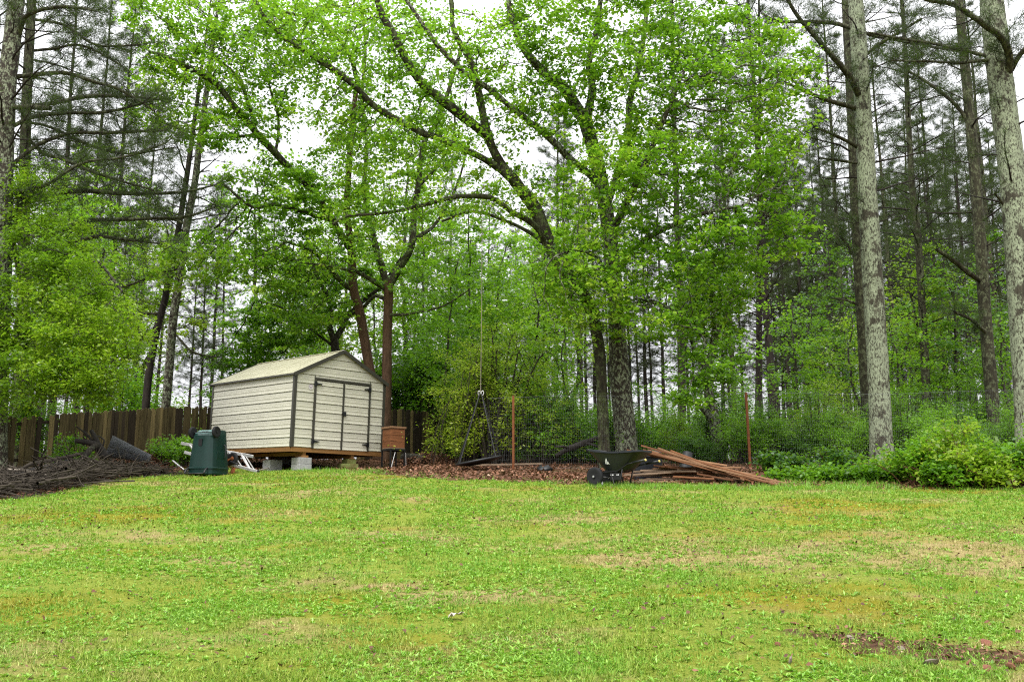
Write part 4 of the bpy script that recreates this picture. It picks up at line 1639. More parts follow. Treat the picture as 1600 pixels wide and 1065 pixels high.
# ------------------------------------------------------------------ brush pile with wire rolls
A_ = gpix(-60, 786)
B_ = gpix(268, 741)
ax = unit((B_ - A_)[None])[0]
ax[2] = 0
ax = ax / np.linalg.norm(ax)
nl = np.array([-ax[1], ax[0], 0])           # away from the lawn
LB = np.linalg.norm((B_ - A_)[:2])
r = np.random.default_rng(55)


def pile_h(t):
    return 0.46 * np.interp(t, [0, 0.3, 0.62, 0.8, 1.0], [0.85, 0.8, 1.0, 0.55, 0.12])


def pile_pt(t, s, h):
    p = A_ + ax * (t * LB) + nl * s
    return np.array([p[0], p[1], gz(p[0], p[1]) + h])


T = Tubes()
for k in range(820):
    t = r.random()
    s = abs(r.normal(0, 0.75)) + 0.05
    h = pile_h(t) * r.random() ** 0.8 * math.exp(-((s - 0.8) / 1.0) ** 2) + 0.02
    c_ = pile_pt(t, s, h)
    a_ = r.normal(0, 0.75) + (math.pi if r.random() < 0.5 else 0)
    d = ax * math.cos(a_) + nl * math.sin(a_)
    d = d + np.array([0, 0, r.normal(0, 0.22)])
    Lk = r.uniform(0.4, 2.0)
    n = 7
    w_ = r.normal(0, 1, (n, 3)) * 0.025
    w_[:, 2] *= 0.6
    pts = c_ + np.linspace(-0.5, 0.5, n)[:, None] * d * Lk + np.cumsum(w_, 0)
    pts[:, 2] = np.maximum(pts[:, 2], ground(pts[:, 0], pts[:, 1]) + 0.01)
    r0 = r.uniform(0.004, 0.016) if r.random() < 0.88 else r.uniform(0.018, 0.035)
    T.add(pts, np.linspace(r0, r0 * 0.3, n), 4 if r0 < 0.015 else 6)
    for q in range(int(r.integers(0, 4))):
        i = int(r.integers(2, n - 1))
        dd = unit((d + r.normal(0, 0.5, 3))[None])[0] * Lk * r.uniform(0.15, 0.4)
        T.add([pts[i], pts[i] + dd * 0.5 + r.normal(0, 0.01, 3), pts[i] + dd + r.normal(0, 0.03, 3)], [r0 * 0.5, r0 * 0.4, r0 * 0.15], 3)
o = obj('brush_pile', T.mesh('brush_pile'), M['twig'], None, 'stuff')
tag(o, 'low pile of tangled dead grey brown branches along the lawn edge', 'brush pile')

# bigger branches that can be told apart
def limb(name, label, pts, rad, mat, sides=9, forks=()):
    mb = MB()
    sp = smooth_path(np.column_stack([np.array(pts), np.array(rad)]), 0.08)
    rr_ = np.random.default_rng(len(pts) + int(abs(pts[0][0]) * 100) % 97)
    mb.tube(sp[:, :3] + rr_.normal(0, 0.006, (len(sp), 3)), sp[:, 3], sides)
    for fp, fr in forks:
        sp = smooth_path(np.column_stack([np.array(fp), np.array(fr)]), 0.08)
        mb.tube(sp[:, :3], sp[:, 3], 7)
    o = mb.build(name, M[mat], None, smooth=True)
    return tag(o, label, 'branch', 'larger branches in the brush pile')


limb('dead_branch', 'thick black forked dead branch sticking up from the brush pile',
     [P(165, 716, 23.2), P(158, 704, 23.2), P(152, 696, 23.1), P(140, 691, 23.0), P(117, 688, 22.8)], [0.10, 0.11, 0.10, 0.07, 0.055], 'deadlimb', 10,
     [([P(154, 697, 23.1), P(149, 684, 23.1), P(142, 672, 23.1)], [0.07, 0.06, 0.045]), ([P(146, 690, 23.1), P(133, 676, 23.0), P(119, 666, 22.9)], [0.03, 0.025, 0.012]), ([P(158, 700, 23.2), P(163, 688, 23.2), P(153, 680, 23.3)], [0.03, 0.02, 0.01])])
limb('dead_branch', 'mossy grey branch propped below the black forked branch', [P(128, 718, 22.7), P(140, 703, 22.8), P(153, 693, 22.9)], [0.075, 0.07, 0.06], 'greybark')
limb('dead_branch', 'long brown branch arching across the left of the brush pile', [P(30, 734, 21.0), P(50, 724, 21.4), P(90, 717, 22.0), P(128, 708, 22.5)], [0.03, 0.04, 0.045, 0.04], 'twig')
limb('dead_branch', 'pale bare branch bowing over the dark netting roll', [P(12, 733, 19.5), P(45, 735, 19.8), P(70, 742, 20.2), P(105, 734, 20.8)], [0.02, 0.025, 0.022, 0.012], 'palewood')
limb('dead_branch', 'smooth grey branch lying low at the right of the brush pile', [P(140, 742, 22.4), P(165, 736, 22.9), P(185, 728, 23.4), P(205, 724, 23.8)], [0.03, 0.035, 0.03, 0.02], 'greybark')
limb('dead_branch', 'crooked pale twig on the front of the brush pile', [P(140, 719, 22.3), P(150, 722, 22.3), P(158, 734, 22.2)], [0.012, 0.014, 0.008], 'palewood', 6)


def wire_roll(name, label, p0, p1, r0, r1, mat, layers, wire=0.003, nring=34, nlong=44, flat=1.0):
    p0, p1 = np.asarray(p0), np.asarray(p1)
    d = unit((p1 - p0)[None])[0]
    u = unit(np.cross(d, [0, 0, 1])[None])[0]
    w_ = np.cross(u, d)
    T = Tubes()
    n = 18
    a_ = np.linspace(0, 2 * np.pi, n + 1)
    for L in range(layers):
        sh = 1 - 0.10 * L
        for k in range(nring):
            f = k / (nring - 1)
            rr_ = (r0 + (r1 - r0) * f) * sh
            c_ = p0 + (p1 - p0) * f
            T.add(c_ + rr_ * (np.cos(a_)[:, None] * u + flat * np.sin(a_)[:, None] * w_), np.full(n + 1, wire), 3)
        for k in range(nlong):
            b_ = 2 * np.pi * k / nlong
            f = np.linspace(0, 1, 7)
            tw = b_ + f * (0.8 if k % 2 else -0.8)
            rr_ = (r0 + (r1 - r0) * f) * sh
            T.add(p0 + (p1 - p0) * f[:, None] + rr_[:, None] * (np.cos(tw)[:, None] * u + flat * np.sin(tw)[:, None] * w_), np.full(7, wire), 3)
    o = obj(name, T.mesh(name), M[mat])
    return tag(o, label, 'wire roll')


wire_roll('wire_roll', 'grey roll of fine wire mesh slumped on the brush pile', P(170, 696, 24.2), P(234, 717, 24.6), 0.28, 0.11, 'rollwire', 3, 0.005, 40, 50, 0.95)
wire_roll('netting_roll', 'long dark netting roll lying along the lower left brush pile', P(-30, 768, 18.3), P(108, 728, 22.4), 0.24, 0.2, 'darkwire', 2, 0.006, 80, 30, 0.8)

# heap of brown leaves at the pile's right end and along the stand
n = 5200
t = r.random(n)
ctr = gpix(222, 727)
ctr2 = gp(668, 29.5)
ang, rad_ = r.random(n) * 6.28, np.sqrt(r.random(n))
first = r.random(n) < 0.6
cx = np.where(first, ctr[0], ctr2[0])
cy = np.where(first, ctr[1] + 0.3, ctr2[1])
x = cx + rad_ * np.cos(ang) * np.where(first, 1.1, 1.0)
y = cy + rad_ * np.sin(ang) * 0.9
za = (1 - rad_ ** 2) * np.where(first, 0.38, 0.3) * (0.75 + 0.25 * r.random(n))
V, F, tn = flat_leaves(x, y, r, 0.085, 0.0, 0.55, None, za)
k0 = np.repeat(first, 4)
for sel, lab in ((first, 'heap of brown dead leaves at the right end of the brush pile'), (~first, 'low heap of reddish dead leaves right of the hive box')):
    Vs = V.reshape(-1, 4, 3)[sel].reshape(-1, 3)
    o = obj('leaf_heap', mesh_quads('leaf_heap', Vs, np.arange(len(Vs)).reshape(-1, 4), tn.reshape(-1, 4)[sel].ravel()), M['litterleaf'], None, 'stuff')
    tag(o, lab, 'leaf heap')
# ------------------------------------------------------------------ trees
def grow(roots, att, step, infl, kill, iters, rg, trop=(0, 0, 0.0), maxnodes=9000):
    """space colonisation: branches grow from root points towards attraction points"""
    nodes = [np.asarray(roots, float)]
    par = [np.full(len(roots), -1)]
    N = np.asarray(roots, float)
    parent = np.full(len(N), -1)
    A = np.asarray(att, float)
    D = np.linalg.norm(A[:, None] - N[None], axis=2)
    ni = D.argmin(1)
    nd = D.min(1)
    trop = np.array(trop)
    for it in range(iters):
        act = nd < infl
        if not act.any():
            j = nd.argmin() if len(nd) else None
            if j is None:
                break
            act = nd <= nd.min() + step
        v = A[act] - N[ni[act]]
        v /= np.linalg.norm(v, axis=1, keepdims=True) + 1e-9
        ids, inv = np.unique(ni[act], return_inverse=True)
        s = np.zeros((len(ids), 3))
        np.add.at(s, inv, v)
        s += rg.normal(0, 0.25, s.shape) * np.linalg.norm(s, axis=1, keepdims=True) + trop
        s /= np.linalg.norm(s, axis=1, keepdims=True) + 1e-9
        new = N[ids] + s * step
        base = len(N)
        N = np.vstack([N, new])
        parent = np.concatenate([parent, ids])
        Dn = np.linalg.norm(A[:, None] - new[None], axis=2)
        m = Dn.min(1)
        better = m < nd
        ni = np.where(better, base + Dn.argmin(1), ni)
        nd = np.minimum(nd, m)
        alive = nd > kill
        A, ni, nd = A[alive], ni[alive], nd[alive]
        if len(A) == 0 or len(N) > maxnodes:
            break
    return N, parent


def branch_mesh(name, N, parent, nroot, tip=0.006, expo=2.3, rootrad=None):
    """tapering tubes along the grown skeleton"""
    n = len(N)
    acc = np.zeros(n)
    kids = [[] for _ in range(n)]
    rad = np.zeros(n)
    for i in range(n - 1, nroot - 1, -1):
        rad[i] = max(tip, acc[i] ** (1 / expo))
        p = parent[i]
        acc[p] += rad[i] ** expo
        kids[p].append(i)
    T = Tubes()
    starts = [(i, parent[i]) for i in range(nroot, n) if parent[i] < nroot]
    stack = list(starts)
    while stack:
        i, p = stack.pop()
        chain = [p, i]
        while kids[i]:
            k = sorted(kids[i], key=lambda q: -rad[q])
            for o_ in k[1:]:
                stack.append((o_, i))
            i = k[0]
            chain.append(i)
        rr = rad[chain].copy()
        rr[0] = rr[1]
        if len(chain) > 2:
            rr[-1] *= 0.4
        T.add(N[chain], rr, 6 if rr[0] > 0.04 else (4 if rr[0] > 0.014 else 3))
    return (T.mesh(name) if T.n else None), rad


def leaf_spray(c, per, spread, size, rg, upb=1.0, droop=0.15, aspect=0.8, dirs=None, tone_mu=0.5, cl=0.2, flat=0.45, tone_sd=0.17, clump=0.5):
    """leaves scattered about twig points c"""
    k = len(c)
    ctone = rg.normal(tone_mu, cl, k)
    cnt = rg.poisson(per * rg.gamma(clump, 1 / clump, k))     # uneven clusters
    cc = np.repeat(c, cnt, 0)
    n = len(cc)
    o = rg.normal(0, 1, (n, 3))
    o[:, 2] *= flat
    cc = cc + o * spread
    az = rg.random(n) * 2 * np.pi
    d = unit(np.stack([np.cos(az), np.sin(az), rg.normal(-0.25, 0.35, n)], 1))
    nrm = unit(np.stack([rg.normal(0, 0.55, n), rg.normal(0, 0.55, n), np.full(n, upb)], 1))
    L = size * rg.uniform(0.5, 1.4, n)
    V, F = leaf_quads(cc, d, nrm, L, L * aspect * rg.uniform(0.8, 1.15, n), droop)
    ph_ = rg.random(3) * 6.28
    ctone = ctone + 0.13 * (np.sin(c[:, 0] * 1.1 + ph_[0]) + np.sin(c[:, 2] * 1.3 + c[:, 1] * 0.7 + ph_[1]))
    tone = np.clip(np.repeat(ctone, cnt) + rg.normal(0, tone_sd, n), 0, 1)
    return V, F, np.repeat(tone, 4)


def bark_tube(pts, rad, sides, rg, rough=0.035, flare=0.0):
    """trunk with uneven bark outline and flared base"""
    sp = smooth_path(np.column_stack([pts, rad]), 0.22)
    V, F = tube_arrays(sp[:, :3], sp[:, 3], sides)
    V = V.reshape(len(sp), sides, 3)
    c = sp[:, None, :3]
    ph = rg.random(4) * 6.28
    a = np.arange(sides) * 2 * math.pi / sides
    h = np.cumsum(np.r_[0, np.linalg.norm(np.diff(sp[:, :3], axis=0), axis=1)])
    k = 1 + rough * (np.sin(3 * a[None] + ph[0] + h[:, None] * 0.6) + 0.7 * np.sin(5 * a[None] - h[:, None] * 1.1 + ph[1]) + rg.normal(0, 0.6, (len(sp), sides)))
    if flare:
        k = k + flare * np.exp(-h[:, None] / 0.35) * (0.7 + 0.5 * np.sin(4 * a[None] + ph[2]))
    V = c + (V - c) * k[..., None]
    return V.reshape(-1, 3), F, sp


def pts_px(poly, Y):
    """[(px, py, width_px[, dY])] -> world points, radii"""
    W_, r_ = [], []
    for q in poly:
        yy = Y + (q[3] if len(q) > 3 else 0)
        W_.append(P(q[0], q[1], yy))
        r_.append(0.92 * q[2] / 2 / ppm(q[0], q[1], yy))
    return np.array(W_), np.array(r_)


def cloud_pts(clouds, Y, rg, dens=1.0):
    out = []
    for (cx, cy, rx, ry, dY, rY, n) in clouds:
        n = int(n * dens)
        v = rg.normal(0, 1, (n, 3))
        v /= np.linalg.norm(v, axis=1, keepdims=True)
        v *= rg.random((n, 1)) ** (1 / 2.4)
        for q in v:
            p = P(cx + rx * q[0], cy + ry * q[2], Y + dY + rY * q[1])
            if p[2] > gz(p[0], p[1]) + 0.5:
                out.append(p)
    return np.array(out)


def hero_tree(name, label, Y, trunk, limbs, clouds, bark, leafmat, seed, leaf=0.12, nleaf=20000, spread=0.14, step=0.19, trunk_sides=16, cat='tree', flare=0.35, upb=1.0, tip=0.0065, tone=0.5, aspect=0.8, kill=0.22, limb_bark=None, grounded=True, flat=0.32, dens=2.0):
    rg = np.random.default_rng(seed)
    w, r_ = pts_px(trunk, Y)
    base = w[0].copy()
    base[2] = gz(base[0], base[1]) - 0.08
    if grounded and w[0][2] > base[2] + 0.1:
        w = np.vstack([base, w])
        r_ = np.r_[r_[0] * 1.03, r_]
    t = thing(name, label, cat, (w[0][0], w[0][1], base[2] + 0.08))
    org = np.array(t.location)
    roots = []
    V, F, sp = bark_tube(w - org, r_, trunk_sides, rg, 0.03, flare)
    obj('trunk', mesh_quads('trunk', V, F, smooth=True), M[bark], t)
    h = sp[:, 2]
    roots.append(sp[h > 2.0][:, :3] if (h > 2.0).any() else sp[-2:, :3])
    for lb in limbs:
        w, r_ = pts_px(lb, Y)
        sp = smooth_path(np.column_stack([w - org, r_]), 0.2)
        jit = rg.normal(0, 0.014, (len(sp), 3))
        jit[0] = 0
        sp[:, :3] += np.cumsum(jit, 0) * 0.5
        V, F = tube_arrays(sp[:, :3], sp[:, 3] * (1 + rg.normal(0, 0.05, len(sp))), 9)
        obj('limb', mesh_quads('limb', V, F, smooth=True), M[limb_bark or bark], t)
        roots.append(sp[2:, :3])
    roots = np.vstack(roots)
    if clouds:
        att = cloud_pts(clouds, Y, rg, dens) - org
        N, par = grow(roots, att, step, 1.6, kill, 90, rg, (0, 0, 0.05))
        me, rad = branch_mesh('branches', N, par, len(roots), tip)
        if me:
            obj('branches', me, M[limb_bark or bark], t, 'stuff')
        fine = np.arange(len(N)) >= len(roots)
        fine &= rad < 0.016
        c = N[fine]
        V, F, tn = leaf_spray(c, nleaf / len(c), spread, leaf, rg, upb, tone_mu=tone, aspect=aspect, flat=flat)
        obj('crown', mesh_quads('crown', V, F, tn), M[leafmat], t)
    return t


# --- the leaning maple in the middle: long limbs sweeping up to the left
hero_tree('maple_tree', 'leaning maple with long mossy limbs sweeping up left over the yard', 26.4,
          [(944, 700, 20), (940, 600, 19), (936, 545, 20), (921, 477, 21), (885, 426, 23), (856, 376, 23), (837, 328, 23), (814, 296, 22, -0.2)],
          [
              [(814, 296, 20, -0.2), (790, 266, 17, -0.4), (774, 242, 16, -0.5), (760, 208, 15, -0.6), (746, 141, 12, -0.8), (738, 104, 11, -0.9), (710, 51, 9, -1.1), (704, 0, 8, -1.3), (700, -70, 6, -1.5)],
              [(764, 216, 17, -0.6), (732, 189, 17, -0.9), (696, 160, 16, -1.2), (662, 132, 15, -1.5), (639, 99, 14, -1.7), (617, 56, 13, -1.9), (597, 17, 12, -2.0), (585, -40, 9, -2.2)],
              [(806, 288, 14, -0.3), (770, 258, 12, -0.6), (738, 242, 12, -1.0), (696, 222, 12, -1.3), (653, 206, 11, -1.5), (591, 172, 11, -1.8), (555, 138, 10, -2), (513, 107, 10, -2.2), (470, 79, 9, -2.4), (442, 62, 8, -2.5), (414, 28, 7, -2.7), (390, -10, 5, -2.8)],
              [(862, 390, 13), (836, 352, 11, -0.3), (800, 331, 10, -0.6), (775, 312, 9, -0.8), (753, 307, 9, -1.0), (710, 308, 8, -1.2), (680, 316, 7, -1.3), (640, 326, 6, -1.4), (600, 333, 5, -1.5), (545, 337, 5, -1.6), (522, 350, 4, -1.7)],
              [(868, 400, 9), (840, 372, 7, 0.6), (800, 350, 6, 1.0), (740, 330, 5, 1.5), (690, 345, 4, 2.0)],
          ],
          [(700, 80, 110, 90, -1.2, 1.8, 150), (560, 70, 120, 90, -2, 1.8, 140), (640, 210, 140, 70, -1.4, 1.8, 190), (480, 50, 90, 70, -2.3, 1.5, 90), (790, 120, 80, 120, -0.8, 1.5, 130), (620, 330, 130, 35, -1.4, 1.0, 70),
           (790, 300, 80, 60, -0.5, 1.4, 90), (430, 20, 70, 50, -2.6, 1.2, 50), (540, 170, 80, 60, -1.8, 1.4, 70), (870, 420, 60, 70, -0.4, 1.4, 70)],
          'maplebark', 'maple', 101, nleaf=21000, tone=0.58, flare=0.3, leaf=0.105, dens=3.0, spread=0.16)

# --- the big lichened tree beside it, dense crown to the right
hero_tree('maple_tree', 'broad lichen spotted tree with the dense bright green crown, right of middle', 27.0,
          [(980, 702, 38), (974, 640, 36), (968, 580, 34), (963, 500, 28), (958, 420, 26), (950, 350, 25), (934, 260, 24), (915, 192, 23)],
          [
              [(915, 192, 22), (882, 140, 19, -0.4), (848, 112, 15, -0.8), (820, 80, 12, -1.1), (800, 30, 10, -1.3), (790, -30, 8, -1.5)],
              [(915, 190, 17), (925, 140, 14, -0.2), (920, 100, 12, -0.3), (932, 50, 10, -0.4), (938, 0, 9, -0.5), (942, -60, 7, -0.5)],
              [(938, 290, 14), (912, 265, 12, -0.3), (893, 250, 12, -0.5), (868, 225, 12, -0.8), (836, 197, 11, -1.1), (800, 169, 11, -1.4), (763, 138, 10, -1.7), (732, 118, 10, -1.9), (704, 93, 9, -2.1), (676, 62, 8, -2.3), (653, 28, 7, -2.4), (634, 0, 6, -2.5), (612, -40, 5, -2.6)],
              [(952, 370, 15), (985, 300, 12, -0.8), (1010, 250, 11, -1.4), (1030, 200, 9, -1.9), (1060, 130, 7, -2.4)],
              [(958, 430, 12), (1000, 380, 9, -1.0), (1050, 350, 8, -1.8), (1110, 330, 6, -2.5), (1160, 320, 4, -3.0)],
              [(945, 330, 14), (980, 230, 12, 0.4), (985, 160, 11, 0.6), (1000, 100, 10, 0.7), (1010, 20, 8, 0.8), (1015, -50, 6, 0.8)],
              [(962, 490, 9), (1010, 470, 7, -0.8), (1060, 490, 5, -1.5), (1100, 530, 4, -2.0)],
              [(958, 440, 8), (930, 400, 6, -1.2), (900, 390, 5, -1.8), (870, 400, 4, -2.4)],
          ],
          [(1000, 90, 130, 110, -1, 2.2, 300), (1120, 100, 120, 110, -1.5, 2.2, 300), (1050, 250, 150, 90, -1.6, 2.2, 380), (1180, 240, 90, 110, -2, 1.8, 240), (960, 300, 110, 90, -1.6, 2.0, 200), (1120, 380, 120, 80, -2, 1.8, 260),
           (950, 430, 110, 80, -2, 1.5, 200), (1030, 480, 130, 60, -1.8, 1.5, 200), (1230, 130, 60, 110, -2, 1.5, 120), (1000, -30, 220, 60, -1.2, 2, 200), (1110, 560, 60, 70, -2.4, 1.0, 80), (1230, 330, 50, 60, -2, 1.2, 60),
           (900, 500, 70, 40, -2, 1.2, 50), (1085, 600, 50, 45, -2.6, 0.7, 60), (870, 150, 80, 90, -1, 1.5, 130), (860, 40, 80, 60, -1.2, 1.5, 100)],
          'lichenbark2', 'maple', 102, nleaf=52000, tone=0.58, flare=0.3, leaf=0.115, spread=0.16)

# --- trees behind the shed
hero_tree('maple_tree', 'smooth brown trunked tree forking in a Y just right of the shed', 32.0,
          [(603, 690, 17), (604, 600, 16.5), (605, 520, 16), (607, 465, 16), (606, 440, 17)],
          [
              [(604, 444, 13), (597, 420, 12), (591, 398, 11, 0.2), (583, 364, 10, 0.3), (576, 336, 9, 0.4), (570, 290, 8, 0.6), (574, 230, 7, 0.7), (566, 150, 6, 0.8), (570, 80, 5, 1), (565, 10, 4, 1)],
              [(608, 446, 14), (625, 415, 13), (642, 384, 12, -0.2), (645, 336, 11, -0.3), (651, 294, 10, -0.4), (662, 225, 9, -0.5), (682, 191, 8, -0.6), (700, 140, 7, -0.8), (720, 70, 6, -1)],
              [(650, 372, 7), (675, 355, 6, 0.5), (698, 322, 5, 0.8), (716, 280, 4, 1.2), (730, 220, 3, 1.5)],
              [(602, 452, 9), (576, 436, 8, -0.5), (555, 425, 6, -0.9), (525, 418, 5, -1.4), (470, 410, 3, -2)],
              [(606, 470, 8), (585, 462, 6, 0.4), (568, 478, 6, 0.7), (545, 492, 6, 1.0)],
              [(604, 492, 5), (640, 490, 4, -0.5), (690, 480, 3, -1.2), (730, 455, 2.5, -1.8)],
              [(655, 290, 6), (690, 250, 5, 0.3), (710, 200, 4, 0.5), (700, 120, 3, 0.6)],
          ],
          [(610, 250, 110, 90, 0, 2.2, 150), (570, 130, 100, 100, 0.5, 2.2, 120), (500, 400, 100, 50, -1.2, 1.5, 110), (660, 420, 70, 60, 0, 1.6, 60), (690, 230, 70, 100, 0, 2, 90), (560, 350, 80, 70, -0.6, 1.5, 100)],
          'brownbark', 'maple', 103, nleaf=14000, tone=0.58, leaf=0.11, limb_bark='maplebark')
hero_tree('maple_tree', 'brown trunked tree leaning left behind the shed roof peak', 32.4,
          [(590, 680, 17), (584, 610, 17), (574, 556, 16.5), (563, 491, 16), (552, 449, 15), (549, 387, 13), (542, 330, 11), (546, 250, 10), (552, 180, 9), (558, 127, 8)],
          [
              [(558, 127, 8), (549, 87, 8, -0.5), (524, 51, 7, -1), (504, 34, 7, -1.3), (479, 27, 6, -1.6), (442, 17, 5, -2), (410, -5, 4, -2.4)],
              [(550, 452, 10), (541, 446, 9), (518, 424, 8, -0.5), (490, 395, 5, -1), (450, 380, 4, -1.6)],
              [(549, 392, 12), (510, 330, 12, -0.8), (484, 294, 12, -1.2), (456, 270, 12, -1.6), (428, 239, 12, -2), (400, 208, 12, -2.4), (366, 169, 11, -2.8), (338, 135, 10, -3.1), (315, 118, 9, -3.3), (268, 93, 7, -3.6), (230, 80, 5, -3.9)],
              [(400, 208, 7, -2.4), (388, 160, 6, -2.3), (372, 120, 6, -2.2), (345, 95, 5, -2.1), (300, 70, 4, -2.0)],
              [(520, 345, 7, -0.8), (470, 330, 6, -1.5), (430, 318, 6, -2), (395, 322, 5, -2.4), (350, 285, 4, -2.8)],
              [(430, 240, 6, -2), (435, 190, 5, -1.8), (420, 130, 4, -1.6)],
              [(400, 210, 5, -2.4), (360, 215, 4, -2.8), (320, 215, 3.5, -3.1), (250, 190, 3, -3.4)],
          ],
          [(330, 80, 110, 70, -3, 1.8, 170), (270, 120, 70, 60, -3.4, 1.4, 90), (420, 120, 90, 90, -2.2, 1.8, 130), (340, 190, 100, 60, -2.8, 1.6, 140), (430, 300, 90, 60, -1.8, 1.6, 170), (360, 390, 90, 60, -2.0, 1.6, 170), (450, 400, 80, 70, -1.2, 1.6, 160),
           (290, 410, 70, 50, -2.4, 1.4, 90), (480, 480, 60, 50, -0.8, 1.2, 80), (520, 280, 70, 70, -0.8, 1.4, 90), (480, 50, 80, 60, -1.6, 1.6, 90), (260, 20, 70, 60, -3, 1.5, 90), (350, 10, 90, 50, -2.6, 1.5, 80), (250, 170, 60, 50, -3.4, 1.2, 50), (600, 20, 90, 60, -1, 1.5, 60)],
          'brownbark', 'maple', 104, nleaf=36000, tone=0.6, leaf=0.12, spread=0.16, dens=2.4, limb_bark='maplebark')
hero_tree('broadleaf_tree', 'grey forked tree standing directly behind the shed roof', 34.5,
          [(524, 660, 15), (524, 548, 14), (522, 528, 14)],
          [
              [(522, 530, 11), (514, 505, 9), (516, 480, 7), (500, 440, 6), (480, 400, 5)],
              [(524, 530, 11), (538, 505, 9), (546, 488, 8), (575, 462, 7), (592, 448, 6), (625, 400, 4)],
              [(520, 540, 5), (480, 510, 4), (440, 480, 3), (400, 470, 2.5)],
          ],
          [(430, 510, 90, 50, 0, 1.6, 200), (380, 560, 60, 30, 0.3, 1.2, 90), (480, 460, 80, 50, 0, 1.5, 120), (550, 430, 60, 50, 0, 1.4, 50)],
          'greybark', 'bushleaf', 105, nleaf=13000, tone=0.62, leaf=0.12)

# --- the bright drooping tree at the left edge
hero_tree('drooping_tree', 'bright green drooping small leaved tree overhanging the left fence', 26.6,
          [(40, 720, 14), (45, 640, 13), (50, 560, 12), (48, 500, 11)],
          [[(48, 510, 9), (70, 450, 8, -1.5), (110, 400, 6, -2.9), (150, 400, 5, -3.6), (190, 450, 4, -4.0)], [(48, 505, 9), (30, 430, 8, -1.2), (20, 350, 7, -2.3), (40, 290, 5, -3)], [(48, 520, 7), (100, 500, 6, -1.8), (150, 520, 5, -3.1), (200, 560, 3, -4)], [(48, 520, 7), (0, 470, 6, -1.8), (-50, 450, 5, -3)], [(48, 530, 6), (60, 540, 5, -2), (80, 570, 4, -3.6)]],
          [(60, 430, 120, 110, -3.9, 1.3, 300), (120, 520, 90, 90, -4.3, 1.2, 260), (30, 310, 75, 75, -3.5, 1.2, 130), (170, 570, 50, 60, -4.4, 0.9, 110), (40, 560, 110, 70, -4.3, 1.2, 260), (90, 600, 110, 26, -4.4, 0.9, 120), (-60, 500, 80, 140, -3.9, 1.2, 160), (130, 600, 90, 40, -4.5, 0.7, 130), (190, 520, 50, 70, -4.3, 0.8, 110), (20, 620, 70, 30, -4.5, 0.7, 70)],
          'greybark', 'droopleaf', 106, nleaf=52000, spread=0.17, leaf=0.09, tone=0.62, aspect=0.5, upb=0.7, dens=1.2, flat=0.6)

hero_tree('crooked_tree', 'crooked lichened small tree behind the middle of the board pile', 29.0,
          [(1122, 700, 19), (1114, 645, 18), (1106, 605, 16), (1110, 560, 13), (1118, 510, 11), (1112, 450, 9), (1118, 390, 7)],
          [[(1112, 660, 9), (1100, 640, 8, -0.3), (1085, 628, 6, -0.6), (1068, 620, 4, -0.9)], [(1112, 545, 7), (1130, 500, 6, -0.4), (1150, 440, 4, -0.8)], [(1108, 590, 6), (1085, 550, 4, 0.3), (1070, 500, 3, 0.5)]],
          [(1110, 470, 60, 80, 0, 1.2, 90), (1150, 440, 40, 60, -0.5, 1, 40), (1075, 500, 35, 40, 0.3, 0.8, 30)],
          'lichenbark2', 'maple', 107, nleaf=6500, spread=0.2, leaf=0.12, tone=0.55)
